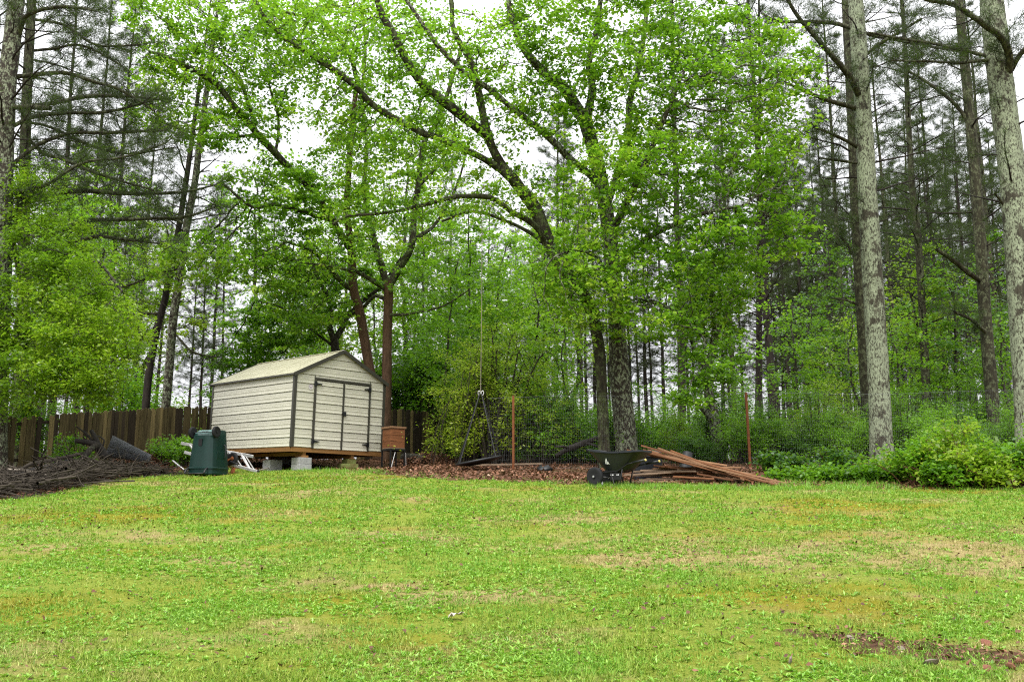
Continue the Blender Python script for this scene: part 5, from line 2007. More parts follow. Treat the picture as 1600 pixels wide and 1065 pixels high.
# ------------------------------------------------------------------ pines
def pine_parts(seed, H, r0, start, crown, Lmax, nb, tuft_n=16, tuft_L=0.24, tuft_W=0.014, sides=9, needle_frac=1.0, up=0.35):
    """trunk, branches, needles of a pine standing at the origin"""
    rg = np.random.default_rng(seed)
    zs = np.linspace(0, H, 16)
    bend = np.cumsum(rg.normal(0, 0.035, (16, 2)), 0)
    bend -= bend[0]
    pts = np.column_stack([bend * 0.8, zs - 0.1])
    rad = r0 * (1 - 0.82 * (zs / H) ** 1.1)
    V, F, sp = bark_tube(pts, rad, sides, rg, 0.035, 0.25)
    trunk = mesh_quads('trunk', V, F, smooth=True)
    T = Tubes()
    tc_, td_ = [], []
    for k in range(nb):
        f = (k + rg.random()) / nb
        h = start + (H - start - 0.3) * f
        az = k * 2.4 + rg.normal(0, 0.5)
        L = Lmax * (1 - 0.75 * f ** 1.3) * rg.uniform(0.55, 1.1)
        if h < crown:
            L *= rg.uniform(0.3, 0.9)
        cx = np.interp(h, pts[:, 2], pts[:, 0])
        cy = np.interp(h, pts[:, 2], pts[:, 1])
        e = rg.normal(up, 0.18)
        d = np.array([math.cos(az) * math.cos(e), math.sin(az) * math.cos(e), math.sin(e)])
        n = 6
        s = np.linspace(0, 1, n)
        sag = rg.normal(-0.05, 0.1)
        bp = np.array([cx, cy, h]) + s[:, None] * d * L + np.column_stack([0 * s, 0 * s, sag * L * s ** 2])
        bp[1:] += np.cumsum(rg.normal(0, 0.035 * L / 2, (n - 1, 3)), 0) * 0.5
        br = np.linspace(0.016 + 0.009 * L, 0.006, n)
        T.add(bp, br, 4)
        live = h > crown
        ntw = int(rg.integers(4, 9))
        for q in range(ntw):
            i = int(rg.integers(1, n))
            sd_ = 1 if q % 2 else -1
            side = np.array([-d[1], d[0], 0]) * sd_
            td = unit((d * rg.uniform(0.4, 0.9) + side * rg.uniform(0.5, 1.0) + np.array([0, 0, rg.normal(0.15, 0.25)]))[None])[0]
            tl = L * rg.uniform(0.12, 0.38)
            tp = bp[i] + np.linspace(0, 1, 4)[:, None] * td * tl + rg.normal(0, 0.02, (4, 3)) * np.array([0, 1, 1, 1])[:, None]
            T.add(tp, [0.009, 0.007, 0.005, 0.003], 3)
            if live and rg.random() < needle_frac:
                for w in (0.45, 0.7, 1.0):
                    tc_.append(bp[i] + td * tl * w)
                    td_.append(td)
        if live:
            for w in (0.8, 1.0):
                tc_.append(bp[0] + (bp[-1] - bp[0]) * w)
                td_.append(d)
    br = T.mesh('branches')
    nd = None
    if tc_:
        c = np.repeat(np.array(tc_), tuft_n, 0)
        d = np.repeat(np.array(td_), tuft_n, 0)
        m = len(c)
        d = unit(d * 0.55 + rg.normal(0, 0.6, (m, 3)) + np.array([0, 0, 0.15]))
        c = c + rg.normal(0, 0.05, (m, 3))
        V, F = leaf_quads(c, d, unit(rg.normal(0, 1, (m, 3))), tuft_L * rg.uniform(0.7, 1.2, m), np.full(m, tuft_W), 0.0)
        nd = mesh_quads('needles', V, F, np.repeat(np.clip(rg.normal(0.5, 0.22, m), 0, 1), 4))
    return trunk, br, nd


def pine(name, label, parts, loc, bark, rz=0.0, scale=1.0, lean=(0, 0), group=None, thick=1.0):
    t = thing(name, label, 'pine tree', loc, rz, group)
    t.rotation_euler = (lean[0], lean[1], rz)
    t.scale = (scale * thick, scale * thick, scale)
    for nm, me, mt in (('trunk', parts[0], bark), ('branches', parts[1], 'pinebark'), ('needles', parts[2], 'needle')):
        if me is not None:
            o = obj(nm, me, None, t, 'stuff' if nm == 'branches' else None)
            if not me.materials:
                me.materials.append(M[mt])
            else:
                o.material_slots[0].link = 'OBJECT'
                o.material_slots[0].material = M[mt]
    return t


def vlean(px0, py0, px1, py1, Y):
    a, b = P(px0, py0, Y), P(px1, py1, Y)
    return math.atan2(b[0] - a[0], b[2] - a[2])


# near lichened pines, right side: trunks follow the photograph
def hero_pine(label, Y, trunk, bark, seed, boughs, H=20, side_branches=34, name='pine_tree'):
    rg = np.random.default_rng(seed)
    w, r_ = pts_px(trunk, Y)
    base = w[0].copy()
    base[2] = gz(base[0], base[1]) - 0.08
    w = np.vstack([base, w])
    r_ = np.r_[r_[0] * 1.04, r_]
    d = unit((w[-1] - w[-2])[None])[0]
    ztop = base[2] + H
    w = np.vstack([w, w[-1] + d * max(1.0, (ztop - w[-1][2]))])
    r_ = np.r_[r_, r_[-1] * 0.35]
    t = thing(name, label, 'pine tree', (base[0], base[1], base[2] + 0.08))
    org = np.array(t.location)
    V, F, sp = bark_tube(w - org, r_, 22, rg, 0.03, 0.3)
    obj('trunk', mesh_quads('trunk', V, F, smooth=True), M[bark], t)
    T = Tubes()
    tc_, td_ = [], []
    for bg in boughs:
        bw, br = pts_px(bg, Y)
        s2 = smooth_path(np.column_stack([bw - org, br]), 0.18)
        s2[1:, :3] += np.cumsum(rg.normal(0, 0.012, (len(s2) - 1, 3)), 0) * 0.5
        V, F = tube_arrays(s2[:, :3], s2[:, 3], 7)
        obj('bough', mesh_quads('bough', V, F, smooth=True), M['pinebark_green'], t)
        for i in range(2, len(s2), 1):
            for q in range(4):
                dd = unit((s2[i, :3] - s2[i - 1, :3])[None])[0]
                td = unit((dd * 0.6 + rg.normal(0, 0.55, 3) + [0, 0, 0.1])[None])[0]
                L = rg.uniform(0.3, 0.9)
                T.add(s2[i, :3] + np.linspace(0, 1, 4)[:, None] * td * L + rg.normal(0, .015, (4, 3)), [0.009, 0.007, 0.005, 0.003], 3)
                if rg.random() < 0.6:
                    for w_ in (0.5, 0.75, 1.0):
                        tc_.append(s2[i, :3] + td * L * w_)
                        td_.append(td)
    hs = sp[:, 2]
    for k in range(side_branches):
        h = 4.5 + (H - 5) * (k + rg.random()) / side_branches
        i = int(np.argmin(abs(hs - h)))
        az = k * 2.4 + rg.normal(0, .4)
        e = rg.normal(0.3, 0.2)
        d = np.array([math.cos(az) * math.cos(e), math.sin(az) * math.cos(e), math.sin(e)])
        L = rg.uniform(0.7, 2.8) * (1.0 if h > 7 else 0.45)
        bp = sp[i, :3] + np.linspace(0, 1, 6)[:, None] * d * L
        bp[1:] += np.cumsum(rg.normal(0, 0.05, (5, 3)), 0)
        T.add(bp, np.linspace(0.014 + 0.009 * L, 0.005, 6), 5)
        for q in range(8):
            j = int(rg.integers(2, 6))
            td = unit((d * 0.7 + rg.normal(0, 0.5, 3))[None])[0]
            l2 = L * rg.uniform(.15, .4)
            T.add(bp[j] + np.linspace(0, 1, 3)[:, None] * td * l2, [0.008, 0.006, 0.003], 3)
            if h > 6 and rg.random() < 0.6:
                tc_.append(bp[j] + td * l2)
                td_.append(td)
                tc_.append(bp[j] + td * l2 * 0.6)
                td_.append(td)
    obj('branches', T.mesh('branches'), M['pinebark'], t, 'stuff')
    if tc_:
        m = 20
        c = np.repeat(np.array(tc_), m, 0)
        d = np.repeat(np.array(td_), m, 0)
        k = len(c)
        d = unit(d * 0.6 + rg.normal(0, 0.55, (k, 3)))
        V, F = leaf_quads(c + rg.normal(0, 0.05, (k, 3)), d, unit(rg.normal(0, 1, (k, 3))), 0.21 * rg.uniform(0.7, 1.2, k), np.full(k, 0.011), 0)
        obj('needles', mesh_quads('needles', V, F, np.repeat(np.clip(rg.normal(0.5, 0.22, k), 0, 1), 4)), M['needle'], t)
    return t


hero_pine('tall pale lichen covered pine trunk, second from the right edge', 26.8,
          [(1377, 700, 37), (1373, 600, 35), (1368, 500, 34), (1362, 400, 33), (1355, 300, 31), (1347, 150, 27), (1337, 0, 24)], 'lichenbark', 201,
          [[(1346, 158, 12), (1330, 125, 11, -0.4), (1310, 100, 10, -0.7), (1290, 78, 9, -0.9), (1270, 55, 8, -1.1), (1245, 25, 7, -1.3), (1225, -10, 5, -1.5)],
           [(1338, 170, 9), (1310, 160, 8, -0.3), (1285, 152, 7, -0.6), (1262, 142, 6, -0.9), (1230, 128, 4, -1.2)],
           [(1332, 45, 8), (1300, 37, 7, 0.2), (1260, 36, 6, 0.4), (1215, 36, 5, 0.6), (1190, 22, 3, 0.8)],
           [(1340, 230, 7), (1318, 218, 6, -0.2), (1295, 208, 5, -0.5), (1270, 200, 4, -0.8)],
           [(1340, 255, 5), (1318, 252, 5, 0.2), (1280, 248, 3, 0.5)],
           [(1355, 85, 6), (1378, 66, 6, -0.4), (1402, 52, 5, -0.7), (1440, 28, 4, -1.0)],
           [(1352, 52, 7), (1390, 60, 6, 0.4), (1440, 70, 5, 0.8), (1500, 82, 3, 1.1)]], 19)
hero_pine('thick pale lichen covered pine trunk at the right edge of the yard', 24.6,
          [(1612, 720, 46), (1606, 600, 45), (1598, 480, 44), (1590, 380, 43), (1582, 280, 42), (1566, 140, 40), (1549, 0, 37)], 'lichenbark', 202,
          [[(1572, 135, 14), (1576, 90, 13, -0.5), (1562, 60, 12, -0.8), (1535, 40, 10, -1.1), (1508, 22, 9, -1.3), (1485, 8, 8, -1.5), (1440, 2, 6, -1.7), (1400, -15, 5, -1.9)],
           [(1545, 88, 6), (1510, 80, 6, 0.3), (1465, 70, 5, 0.6), (1420, 62, 5, 0.8), (1360, 52, 4, 1.0)],
           [(1545, 94, 6), (1500, 98, 5, -0.3), (1450, 96, 4, -0.6), (1390, 93, 3, -0.8)],
           [(1580, 110, 10), (1592, 90, 9, -0.3), (1610, 70, 8, -0.6), (1640, 40, 6, -1)],
           [(1572, 325, 5), (1560, 310, 4, -0.1), (1556, 305, 3, -0.2)]], 19)
hero_pine('greenish mossy pine trunk standing left of the thick right edge pine', 31.5,
          [(1556, 700, 22), (1548, 600, 21), (1540, 500, 20), (1532, 380, 19), (1524, 280, 18), (1512, 150, 16), (1500, 20, 14)], 'pinebark_green', 203,
          [[(1535, 440, 9), (1510, 425, 9, -0.4), (1485, 405, 8, -0.8), (1462, 390, 6, -1.1)],
           [(1545, 525, 7), (1520, 500, 6, -0.5), (1490, 485, 4, -1)],
           [(1520, 200, 7), (1490, 160, 6, 0), (1450, 130, 5, 0), (1400, 100, 3, 0)]], 20)
hero_pine('dark mossy pine trunk half hidden behind the pale lichened trunk', 29.5,
          [(1358, 690, 19), (1352, 600, 18), (1346, 500, 17), (1340, 400, 16), (1335, 300, 15), (1328, 150, 13), (1320, 0, 11)], 'pinebark_green', 204,
          [[(1340, 410, 6), (1325, 385, 5), (1312, 370, 4)], [(1348, 480, 5), (1325, 470, 4), (1300, 466, 3)]], 20)
# left side pines
hero_pine('lichened pine trunk at the upper left edge above the green shrub', 23.0,
          [(-8, 730, 36), (-4, 600, 35), (0, 450, 34), (4, 300, 32), (10, 150, 29), (24, 20, 26)], 'lichenbark2', 205,
          [[(20, 120, 8), (60, 116, 8, 0.3), (100, 114, 7, 0.6), (140, 125, 6, 0.8), (190, 140, 5, 1.0), (240, 172, 3, 1.2)],
           [(20, 168, 9), (50, 168, 9, -0.2), (80, 170, 8, -0.4)],
           [(15, 200, 7), (50, 184, 7, 0.4), (100, 178, 6, 0.8), (170, 177, 5, 1.2), (240, 160, 3, 1.6)],
           [(28, 60, 9), (38, 30, 8, -0.2), (60, 18, 7, -0.4), (100, 12, 6, -0.6), (150, 20, 4, -0.8)],
           [(15, 260, 7), (60, 226, 7, 0.6), (110, 208, 6, 1.0), (180, 207, 6, 1.4), (260, 202, 4, 1.8)],
           [(12, 300, 6), (70, 290, 6, -0.4), (130, 255, 5, -0.7), (200, 245, 4, -1), (260, 225, 3, -1.2)]], 18, 70)
hero_pine('darker pine trunk just right of the left edge lichened pine', 26.5,
          [(28, 720, 21), (32, 600, 20), (36, 450, 19), (38, 300, 18), (42, 150, 16), (50, 0, 14)], 'pinebark_green', 206,
          [[(45, 166, 7), (90, 160, 7), (130, 150, 7, 0.2), (180, 148, 6, 0.4), (250, 152, 4, 0.6)],
           [(45, 80, 5), (80, 76, 5, 0.3), (130, 70, 4, 0.5), (190, 100, 3, 0.7)],
           [(42, 215, 6), (70, 240, 6, -0.2), (110, 255, 6, -0.4), (150, 272, 5, -0.6), (240, 300, 3, -0.9)],
           [(40, 190, 5), (80, 200, 5, 0.5), (130, 225, 5, 0.8), (190, 240, 4, 1.1), (270, 230, 2.5, 1.4)],
           [(45, 300, 7), (80, 303, 7, 0.3), (130, 298, 8, 0.6), (200, 303, 7, 0.9), (280, 300, 5, 1.2), (330, 290, 3, 1.5)],
           [(45, 370, 6), (90, 362, 7, 0.2), (140, 345, 7, 0.4), (210, 342, 6, 0.7), (290, 338, 5, 1.0), (340, 322, 3, 1.3)],
           [(45, 395, 5), (100, 380, 6, -0.3), (150, 368, 6, -0.5), (190, 372, 5, -0.7), (250, 380, 3, -1)],
           [(50, 30, 5), (100, 40, 5, 0.2), (150, 70, 4, 0.4), (220, 68, 3, 0.6)]], 20, 76)
hero_pine('thin lichened pine leaning right behind the board fence, left of the shed', 33.5,
          [(257, 660, 15), (264, 580, 14.5), (270, 505, 14), (279, 440, 13.5), (290, 364, 13), (304, 288, 11.5), (313, 214, 10), (330, 90, 8)], 'lichenbark2', 207,
          [[(290, 350, 5), (260, 340, 4), (220, 344, 3)], [(272, 520, 4), (300, 548, 4), (340, 556, 2.5)], [(282, 420, 5), (250, 425, 4), (200, 445, 4), (165, 452, 2.5)]], 18, 70)
hero_pine('dark thin pine beside the leaning lichened pine, left of the shed', 34.0,
          [(226, 660, 13), (232, 590, 12.5), (240, 540, 12), (248, 505, 11.5), (262, 449, 11), (275, 380, 10), (290, 290, 9), (305, 180, 7)], 'pinebark', 208,
          [[(250, 490, 5), (225, 490, 4), (200, 497, 3)]], 18, 22)

# background pines: a few forms, each copied
PV = [pine_parts(300, 28, 0.19, 5, 9.5, 3.4, 120), pine_parts(301, 26, 0.17, 4, 8, 3.0, 110), pine_parts(302, 30, 0.20, 6, 10, 3.6, 125), pine_parts(303, 24, 0.16, 3.5, 9, 2.8, 100, up=0.5)]
BG = [  # px at y = 580, width there
    (1228, 6), (1257, 8), (1273, 5), (1319, 12), (1307, 7), (1443, 15), (1470, 9), (1482, 8), (1513, 9), (1566, 11), (1064, 14), (1146, 9), (1177, 12), (1188, 6), (1206, 13), (1214, 6), (908, 7), (917, 6), (867, 9), (886, 8),
    (988, 4), (998, 4), (1009, 5), (1020, 4), (1037, 4), (1090, 5), (1128, 5), (1160, 5), (1240, 5), (1287, 5), (1400, 6), (1412, 5), (1424, 7), (1455, 5), (1496, 6), (1528, 6), (1585, 7), (1335, 6), (1196, 4), (1105, 4),
    (107, 7), (135, 5), (170, 6), (205, 5), (75, 6), (350, 5), (420, 5), (470, 4), (640, 4), (730, 5), (760, 6), (800, 5), (835, 6), (850, 4), (700, 4), (1538, 4), (1390, 4), (1270, 4), (930, 4), (955, 4), (1075, 4), (1138, 4), (1222, 4), (1300, 4), (1435, 4), (1478, 4), (1552, 5), (320, 5), (20, 5),
    (60, 5), (90, 8), (120, 5), (150, 8), (190, 4), (245, 5), (300, 4), (335, 6), (1408, 9), (1380, 5), (1450, 4), (1505, 5), (1545, 7), (1575, 5), (1595, 5), (1330, 4), (1285, 7), (1245, 4), (1420, 4), (1465, 5),
    (85, 10.5), (125, 10), (163, 10.5), (212, 9.5), (1235, 7), (1268, 8), (1296, 8), (1312, 6), (1402, 7), (1416, 8), (1432, 6), (1460, 7), (1490, 8), (1520, 7), (1575, 8), (1590, 6), (1345, 7), (1262, 5)]
rg = np.random.default_rng(77)
NEAR = {1319: 'dark slender pine just left of the pale lichened trunk', 1443: 'dark straight pine right of the pale lichened trunk, thickest of the dark ones', 1470: 'dark pine next right of the thick dark straight one', 1513: 'thin dark pine just left of the greenish mossy pine', 1566: 'dark pine between the greenish mossy pine and the right edge trunk',
        1064: 'dark pine standing behind the tipped black plant pot', 1146: 'thin dark pine left of the right rust brown post', 1177: 'dark pine directly behind the right rust brown post', 1206: 'dark pine just right of the right rust brown post', 867: 'thin dark pine between the left post and the leaning maple'}
for k, (px, wpx) in enumerate(BG):
    v = k % len(PV)
    r0 = (0.19, 0.17, 0.20, 0.16)[v]
    Y = max(33.0, min(88.0, 2 * r0 * FPX / wpx * rg.uniform(0.95, 1.05)))
    p = gp(px, Y)
    # shift so that the trunk passes px at y = 580
    q = P(px, 580, Y)
    p[0] = q[0]
    p[2] = gz(p[0], p[1])
    side = 'right' if px > 1215 else ('middle' if px > 850 else ('left' if px < 340 else 'shed'))
    near = wpx in (9, 12, 13, 14, 15, 11)
    if near:
        lab = {'right': 'dark slender pine trunk in the nearer row of the right hand stand', 'middle': 'dark pine trunk in the nearer row behind the lumber pile', 'left': 'dark pine trunk far behind the green shrub', 'shed': 'dark pine trunk behind the weeping shrub and swing'}[side]
    else:
        lab = {'right': 'thin distant pine in the far right hand stand', 'middle': 'thin distant pine seen far behind the wire fence', 'left': 'thin distant pine behind the left board fence', 'shed': 'thin distant pine far behind the shed and swing'}[side]
    if px not in NEAR and not near:
        gaps = [(60, 'far left edge'), (110, 'gap left of the wire roll'), (150, 'gap above the black forked branch'), (195, 'gap above the wire roll'), (250, 'gap left of the leaning pines'), (345, 'gap between the leaning pines and shed'), (480, 'line above the shed side wall'), (660, 'line above the shed doors and hive'), (745, 'gap left of the swing rope'), (815, 'gap around the left rust post'), (860, 'gap right of the left rust post'), (900, 'gap above the fallen limb'), (940, 'gap left of the leaning maple'), (1000, 'gap right behind the lichened maple'), (1050, 'gap above the plastic tub'), (1110, 'gap above the plant pot'), (1165, 'gap left of the right rust post'), (1215, 'gap right of the right rust post'), (1250, 'gap above the board pile tip'), (1290, 'gap midway between right post and pale pine'), (1340, 'gap just left of the pale lichened pine'), (1420, 'gap just right of the pale lichened pine'), (1480, 'gap above the low leafy shrub'), (1530, 'gap left of the greenish mossy pine'), (9999, 'gap beside the right edge pine')]
        depth = 'hair thin distant' if wpx <= 4 else ('thin distant' if wpx <= 6 else 'slim dark')
        lab = depth + ' pine seen in the ' + next(g_ for q_, g_ in gaps if px <= q_)
    lab = NEAR.get(px, lab)
    pine('pine_tree', lab, PV[v], p, 'pinebark_green' if near and k % 2 else 'pinebark', rg.random() * 6.28, rg.uniform(0.92, 1.1), (rg.normal(0, 0.012), rg.normal(0, 0.014)), 'background pines, ' + ('near ' if near else 'far ') + side)

# ------------------------------------------------------------------ shrubs, saplings, undergrowth
def shrub_parts(seed, rx, ry, rz, nstem, nleaf, leaf, per=5, arch=0.5, spread=0.10, tone=0.5, aspect=0.55, upb=0.8, weep=0.0, fill=0.35, tw=4, base=0.0):
    """arching stems from the ground with leafy side twigs"""
    rg = np.random.default_rng(seed)
    T = Tubes()
    pts_all = []
    ph = rg.random() * 6.28
    for k in range(nstem):
        az = rg.random() * 6.283
        rr = math.sqrt(rg.random())
        lobe = 0.78 + 0.3 * math.sin(3 * az + ph) + 0.18 * math.sin(7 * az + 2 * ph)
        end = np.array([rx * rr * lobe * math.cos(az), ry * rr * lobe * math.sin(az), rz * rg.uniform(0.35, 1.15) * (0.7 + 0.3 * lobe) * math.sqrt(max(0.05, 1 - 0.75 * rr * rr))])
        start = np.array([end[0] * 0.18 + rg.normal(0, 0.08), end[1] * 0.18 + rg.normal(0, 0.08), -0.03])
        n = 9
        s = np.linspace(0, 1, n)
        m = start + (end - start) * s[:, None]
        m[:, 2] += arch * rz * np.sin(s * math.pi) * 0.35
        if weep:
            m[:, 2] -= weep * rz * s ** 4
            m[:, :2] += (end[:2] - start[:2]) * (s ** 3)[:, None] * weep * 0.5
        m[1:] += np.cumsum(rg.normal(0, 0.02 * rz, (n - 1, 3)), 0) * 0.5
        r0 = 0.008 + 0.006 * rz
        T.add(m, np.linspace(r0, 0.003, n), 4)
        for q in range(tw):
            i = int(rg.integers(3, n))
            d = unit(((m[i] - m[i - 1]) * 3 + rg.normal(0, 0.3, 3) * rz * 0.4)[None])[0]
            if weep:
                d = unit((d + [0, 0, -0.8 * weep])[None])[0]
            L = rz * rg.uniform(0.12, 0.35)
            t = m[i] + np.linspace(0, 1, 5)[:, None] * d * L
            if weep:
                t[:, 2] -= weep * 0.5 * L * np.linspace(0, 1, 5) ** 2
            T.add(t, [0.006, 0.005, 0.004, 0.003, 0.002], 3)
            pts_all += list(t[1:])
        pts_all += list(m[int(n * fill):])
    c = np.array(pts_all)
    c = c[c[:, 2] > base]
    per = nleaf / len(c)
    V, F, tn = leaf_spray(c, per, spread, leaf, rg, upb, 0.15, aspect, tone_mu=tone, flat=0.7)
    return T.mesh('stems'), mesh_quads('foliage', V, F, tn)


def shrub(name, label, parts, loc, leafmat, stem='twig', rz=0.0, scale=(1, 1, 1), group=None, cat='shrub'):
    t = thing(name, label, cat, loc, rz, group)
    t.scale = scale
    for nm, me, mt in (('stems', parts[0], stem), ('foliage', parts[1], leafmat)):
        o = obj(nm, me, None, t)
        if not me.materials:
            me.materials.append(M[mt])
        elif me.materials[0] != M[mt]:
            o.material_slots[0].link = 'OBJECT'
            o.material_slots[0].material = M[mt]
    return t


# weeping shrub behind the swing
p = gp(775, 28.0)
shrub('weeping_shrub', 'feathery yellow green weeping shrub behind the swing', shrub_parts(404, 1.9, 1.5, 4.9, 60, 21000, 0.08, 8, 0.7, 0.11, 0.8, 0.38, 0.6, 0.5, 0.35, 9, 0.3), p, 'yellowleaf', 'twig')
p = gp(738, 28.6)
shrub('weeping_shrub', 'lower feathery green shrub just left of the swing rope', shrub_parts(405, 1.0, 1.0, 3.6, 40, 10000, 0.08, 8, 0.7, 0.10, 0.75, 0.4, 0.6, 0.45, 0.3, 8, 0.3), p, 'yellowleaf', 'twig')
p = gp(845, 28.4)
shrub('weeping_shrub', 'green shrub right of the left rust brown post', shrub_parts(406, 1.4, 1.1, 3.2, 40, 9000, 0.085, 8, 0.6, 0.11, 0.6, 0.45, 0.6, 0.3, 0.3, 7, 0.2), p, 'bushleaf', 'twig')
# dark leafy trees right of the shed
for k, (px, Y, lab, sc_) in enumerate([(655, 36, 'deep green arching shrub tree right of the brown Y trunk', 1.0), (620, 37.5, 'deep green shrub tree between shed and brown Y trunk', 0.95), (700, 38.5, 'deep green shrub tree behind the feathery shrubs', 1.05)]):
    p = gp(px, Y)
    shrub('shrub_tree', lab, shrub_parts(410 + k, 2.6, 2.0, 5.6, 30, 8500, 0.14, 8, 0.5, 0.2, 0.5, 0.7, 0.9, 0.15, 0.35, 8, 1.0), p, 'deepleaf' if k else 'bushleaf', 'greybark', 0, (sc_, sc_, sc_), None, 'shrub tree')
# green bushes left of and behind the shed
for k, (px, Y, lab, rz_, mt) in enumerate([(400, 35.0, 'rounded green tree crown behind the left end of the shed roof', 5.0, 'bushleaf'), (350, 37.0, 'light green bush beyond the board fence left of the shed', 2.4, 'yellowleaf'), (470, 37, 'leafy green bush behind the middle of the shed roof', 5.2, 'bushleaf'), (275, 40, 'pale distant bush beyond the fence by the leaning pines', 2.2, 'yellowleaf'), (190, 36, 'mid green bush behind the board fence at left', 3.6, 'bushleaf')]):
    p = gp(px, Y)
    shrub('bush', lab, shrub_parts(420 + k, 1.9, 1.6, rz_, 36, 8000, 0.125, 8, 0.5, 0.18, 0.6, 0.65, 0.8, 0.1, 0.3, 8, 0.4), p, mt, 'greybark')
M['redtwig'] = plain('reddish_stem', (0.13, 0.055, 0.03), 0.8, 0, 0.4)
# foreground right: low mixed shrubs along the lawn edge
FR = [(1435, 20.6, 1.0, 0.8, 1.0, 'bushleaf', 'green shrub mound at the foot of the pale lichened trunk'), (1500, 20.2, 1.2, 0.9, 1.35, 'yellowleaf', 'yellow green shrub mound near the right edge, tallest of the mounds'), (1570, 20.0, 1.1, 0.9, 1.15, 'bushleaf', 'green shrub mound at the right edge of the lawn'),
      (1475, 19.9, 0.8, 0.5, 0.7, 'bushleaf', 'low leafy shrub in front of the yellow green mound'), (1545, 19.7, 0.9, 0.5, 0.75, 'yellowleaf', 'low yellow green shrub at the lawn edge, right corner'), (1610, 19.8, 0.9, 0.7, 1.2, 'bushleaf', 'green shrub cut by the right edge of the view'),
      (1400, 21.4, 0.7, 0.5, 0.6, 'yellowleaf', 'small yellow green shrub right in front of the pale lichened trunk'), (1350, 21.2, 0.7, 0.4, 0.36, 'bushleaf', 'low green weeds left of the pale lichened trunk'), (1290, 21.4, 0.8, 0.5, 0.30, 'bushleaf', 'low bright green weeds behind the end of the board pile'), (1245, 21.8, 0.6, 0.4, 0.30, 'bushleaf', 'low green weeds below the right rust brown post'),
      (1310, 23.2, 1.1, 0.6, 0.6, 'deepleaf', 'dark green low shrub between the right post and pale trunk'), (1225, 23.8, 0.9, 0.6, 0.5, 'deepleaf', 'dark green low shrub at the right rust brown post')]
for k, (px, Y, rx, ry, rz_, mt, lab) in enumerate(FR):
    p = gp(px, Y)
    shrub('low_shrub', lab, shrub_parts(440 + k, rx, ry, rz_ * 0.9, 24, 3000 if rz_ > 0.7 else 1900, 0.095, 7, 0.6, 0.11, 0.5, 0.6, 0.8, 0.05, 0.3, 5, 0.02), p, mt, 'redtwig')
# weeds by the left fence and bin
for k, (px, Y, rx, rz_, lab) in enumerate([(262, 27.5, 0.8, 1.0, 'leafy green weeds at the foot of the board fence left of the bin'), (290, 26.8, 0.55, 0.9, 'leafy green weeds right behind the upturned bin'), (115, 24.2, 0.8, 0.9, 'green weeds behind the black forked branch'), (40, 26.5, 1.2, 2.2, 'bright green bush seen through the fence gap')]):
    p = gp(px, Y)
    shrub('weeds', lab, shrub_parts(460 + k, rx, 0.5, rz_, 30, 2600 if k < 3 else 7000, 0.075, 5, 0.4, 0.08, 0.55, 0.55, 0.8, 0.05, 0.25, 5, 0.05), p, 'bushleaf', 'twig')
# undergrowth behind the wire fence: a few forms copied
UV = [shrub_parts(470 + k, 1.5, 1.2, h, 34, 7500, 0.095, 8, 0.5, 0.13, 0.75, 0.5, 0.8, 0.1, 0.2, 8, 0.05) for k, h in enumerate((2.0, 2.6, 1.6, 3.2))]
rg = np.random.default_rng(91)
UG = []
for px in np.arange(860, 1640, 38):
    UG.append((px + rg.normal(0, 8), rg.uniform(27.4, 30), rg.uniform(0.5, 0.85)))
for px in np.arange(700, 1640, 58):
    UG.append((px + rg.normal(0, 10), rg.uniform(31, 38), rg.uniform(0.8, 1.15)))
MARKS = [(845, 'the left rust post'), (905, 'the fallen limb'), (960, 'the leaning maple'), (1010, 'the lichened maple'), (1060, 'the plastic tub'), (1100, 'the plant pot'), (1150, 'the middle of the board pile'), (1200, 'the right rust post'), (1260, 'the board pile tip'), (1330, 'the bright weeds'), (1410, 'the pale lichened pine'), (1470, 'the low leafy shrub'), (1540, 'the yellow green mound'), (1590, 'the greenish mossy pine'), (9999, 'the right edge pine')]


SEEN = {}


def mark(px):
    return next(m_ for q, m_ in MARKS if px <= q)


for k, (px, Y, s) in enumerate(UG):
    p = gp(px, Y)
    front = Y < 30.5
    umat = ('bushleaf', 'yellowleaf', 'bushleaf', 'bushleaf', 'deepleaf')[int(rg.integers(5))]
    tint = {'bushleaf': 'green', 'deepleaf': 'dark green', 'yellowleaf': 'yellow green'}[umat]
    ul = (tint + ' undergrowth shrub just behind the wire fence by ' + mark(px)) if front else (tint + ' undergrowth shrub deeper in the wood, behind ' + mark(px))
    SEEN[ul] = SEEN.get(ul, 0) + 1
    if SEEN[ul] > 1:
        ul = ul.replace(' undergrowth shrub', ' undergrowth shrub, rightmost,')
    shrub('undergrowth_shrub', ul, UV[k % 4], p, umat, 'twig', rg.random() * 6.28,
          (s, s, s), 'undergrowth behind the fence' if front else 'undergrowth among the pines')


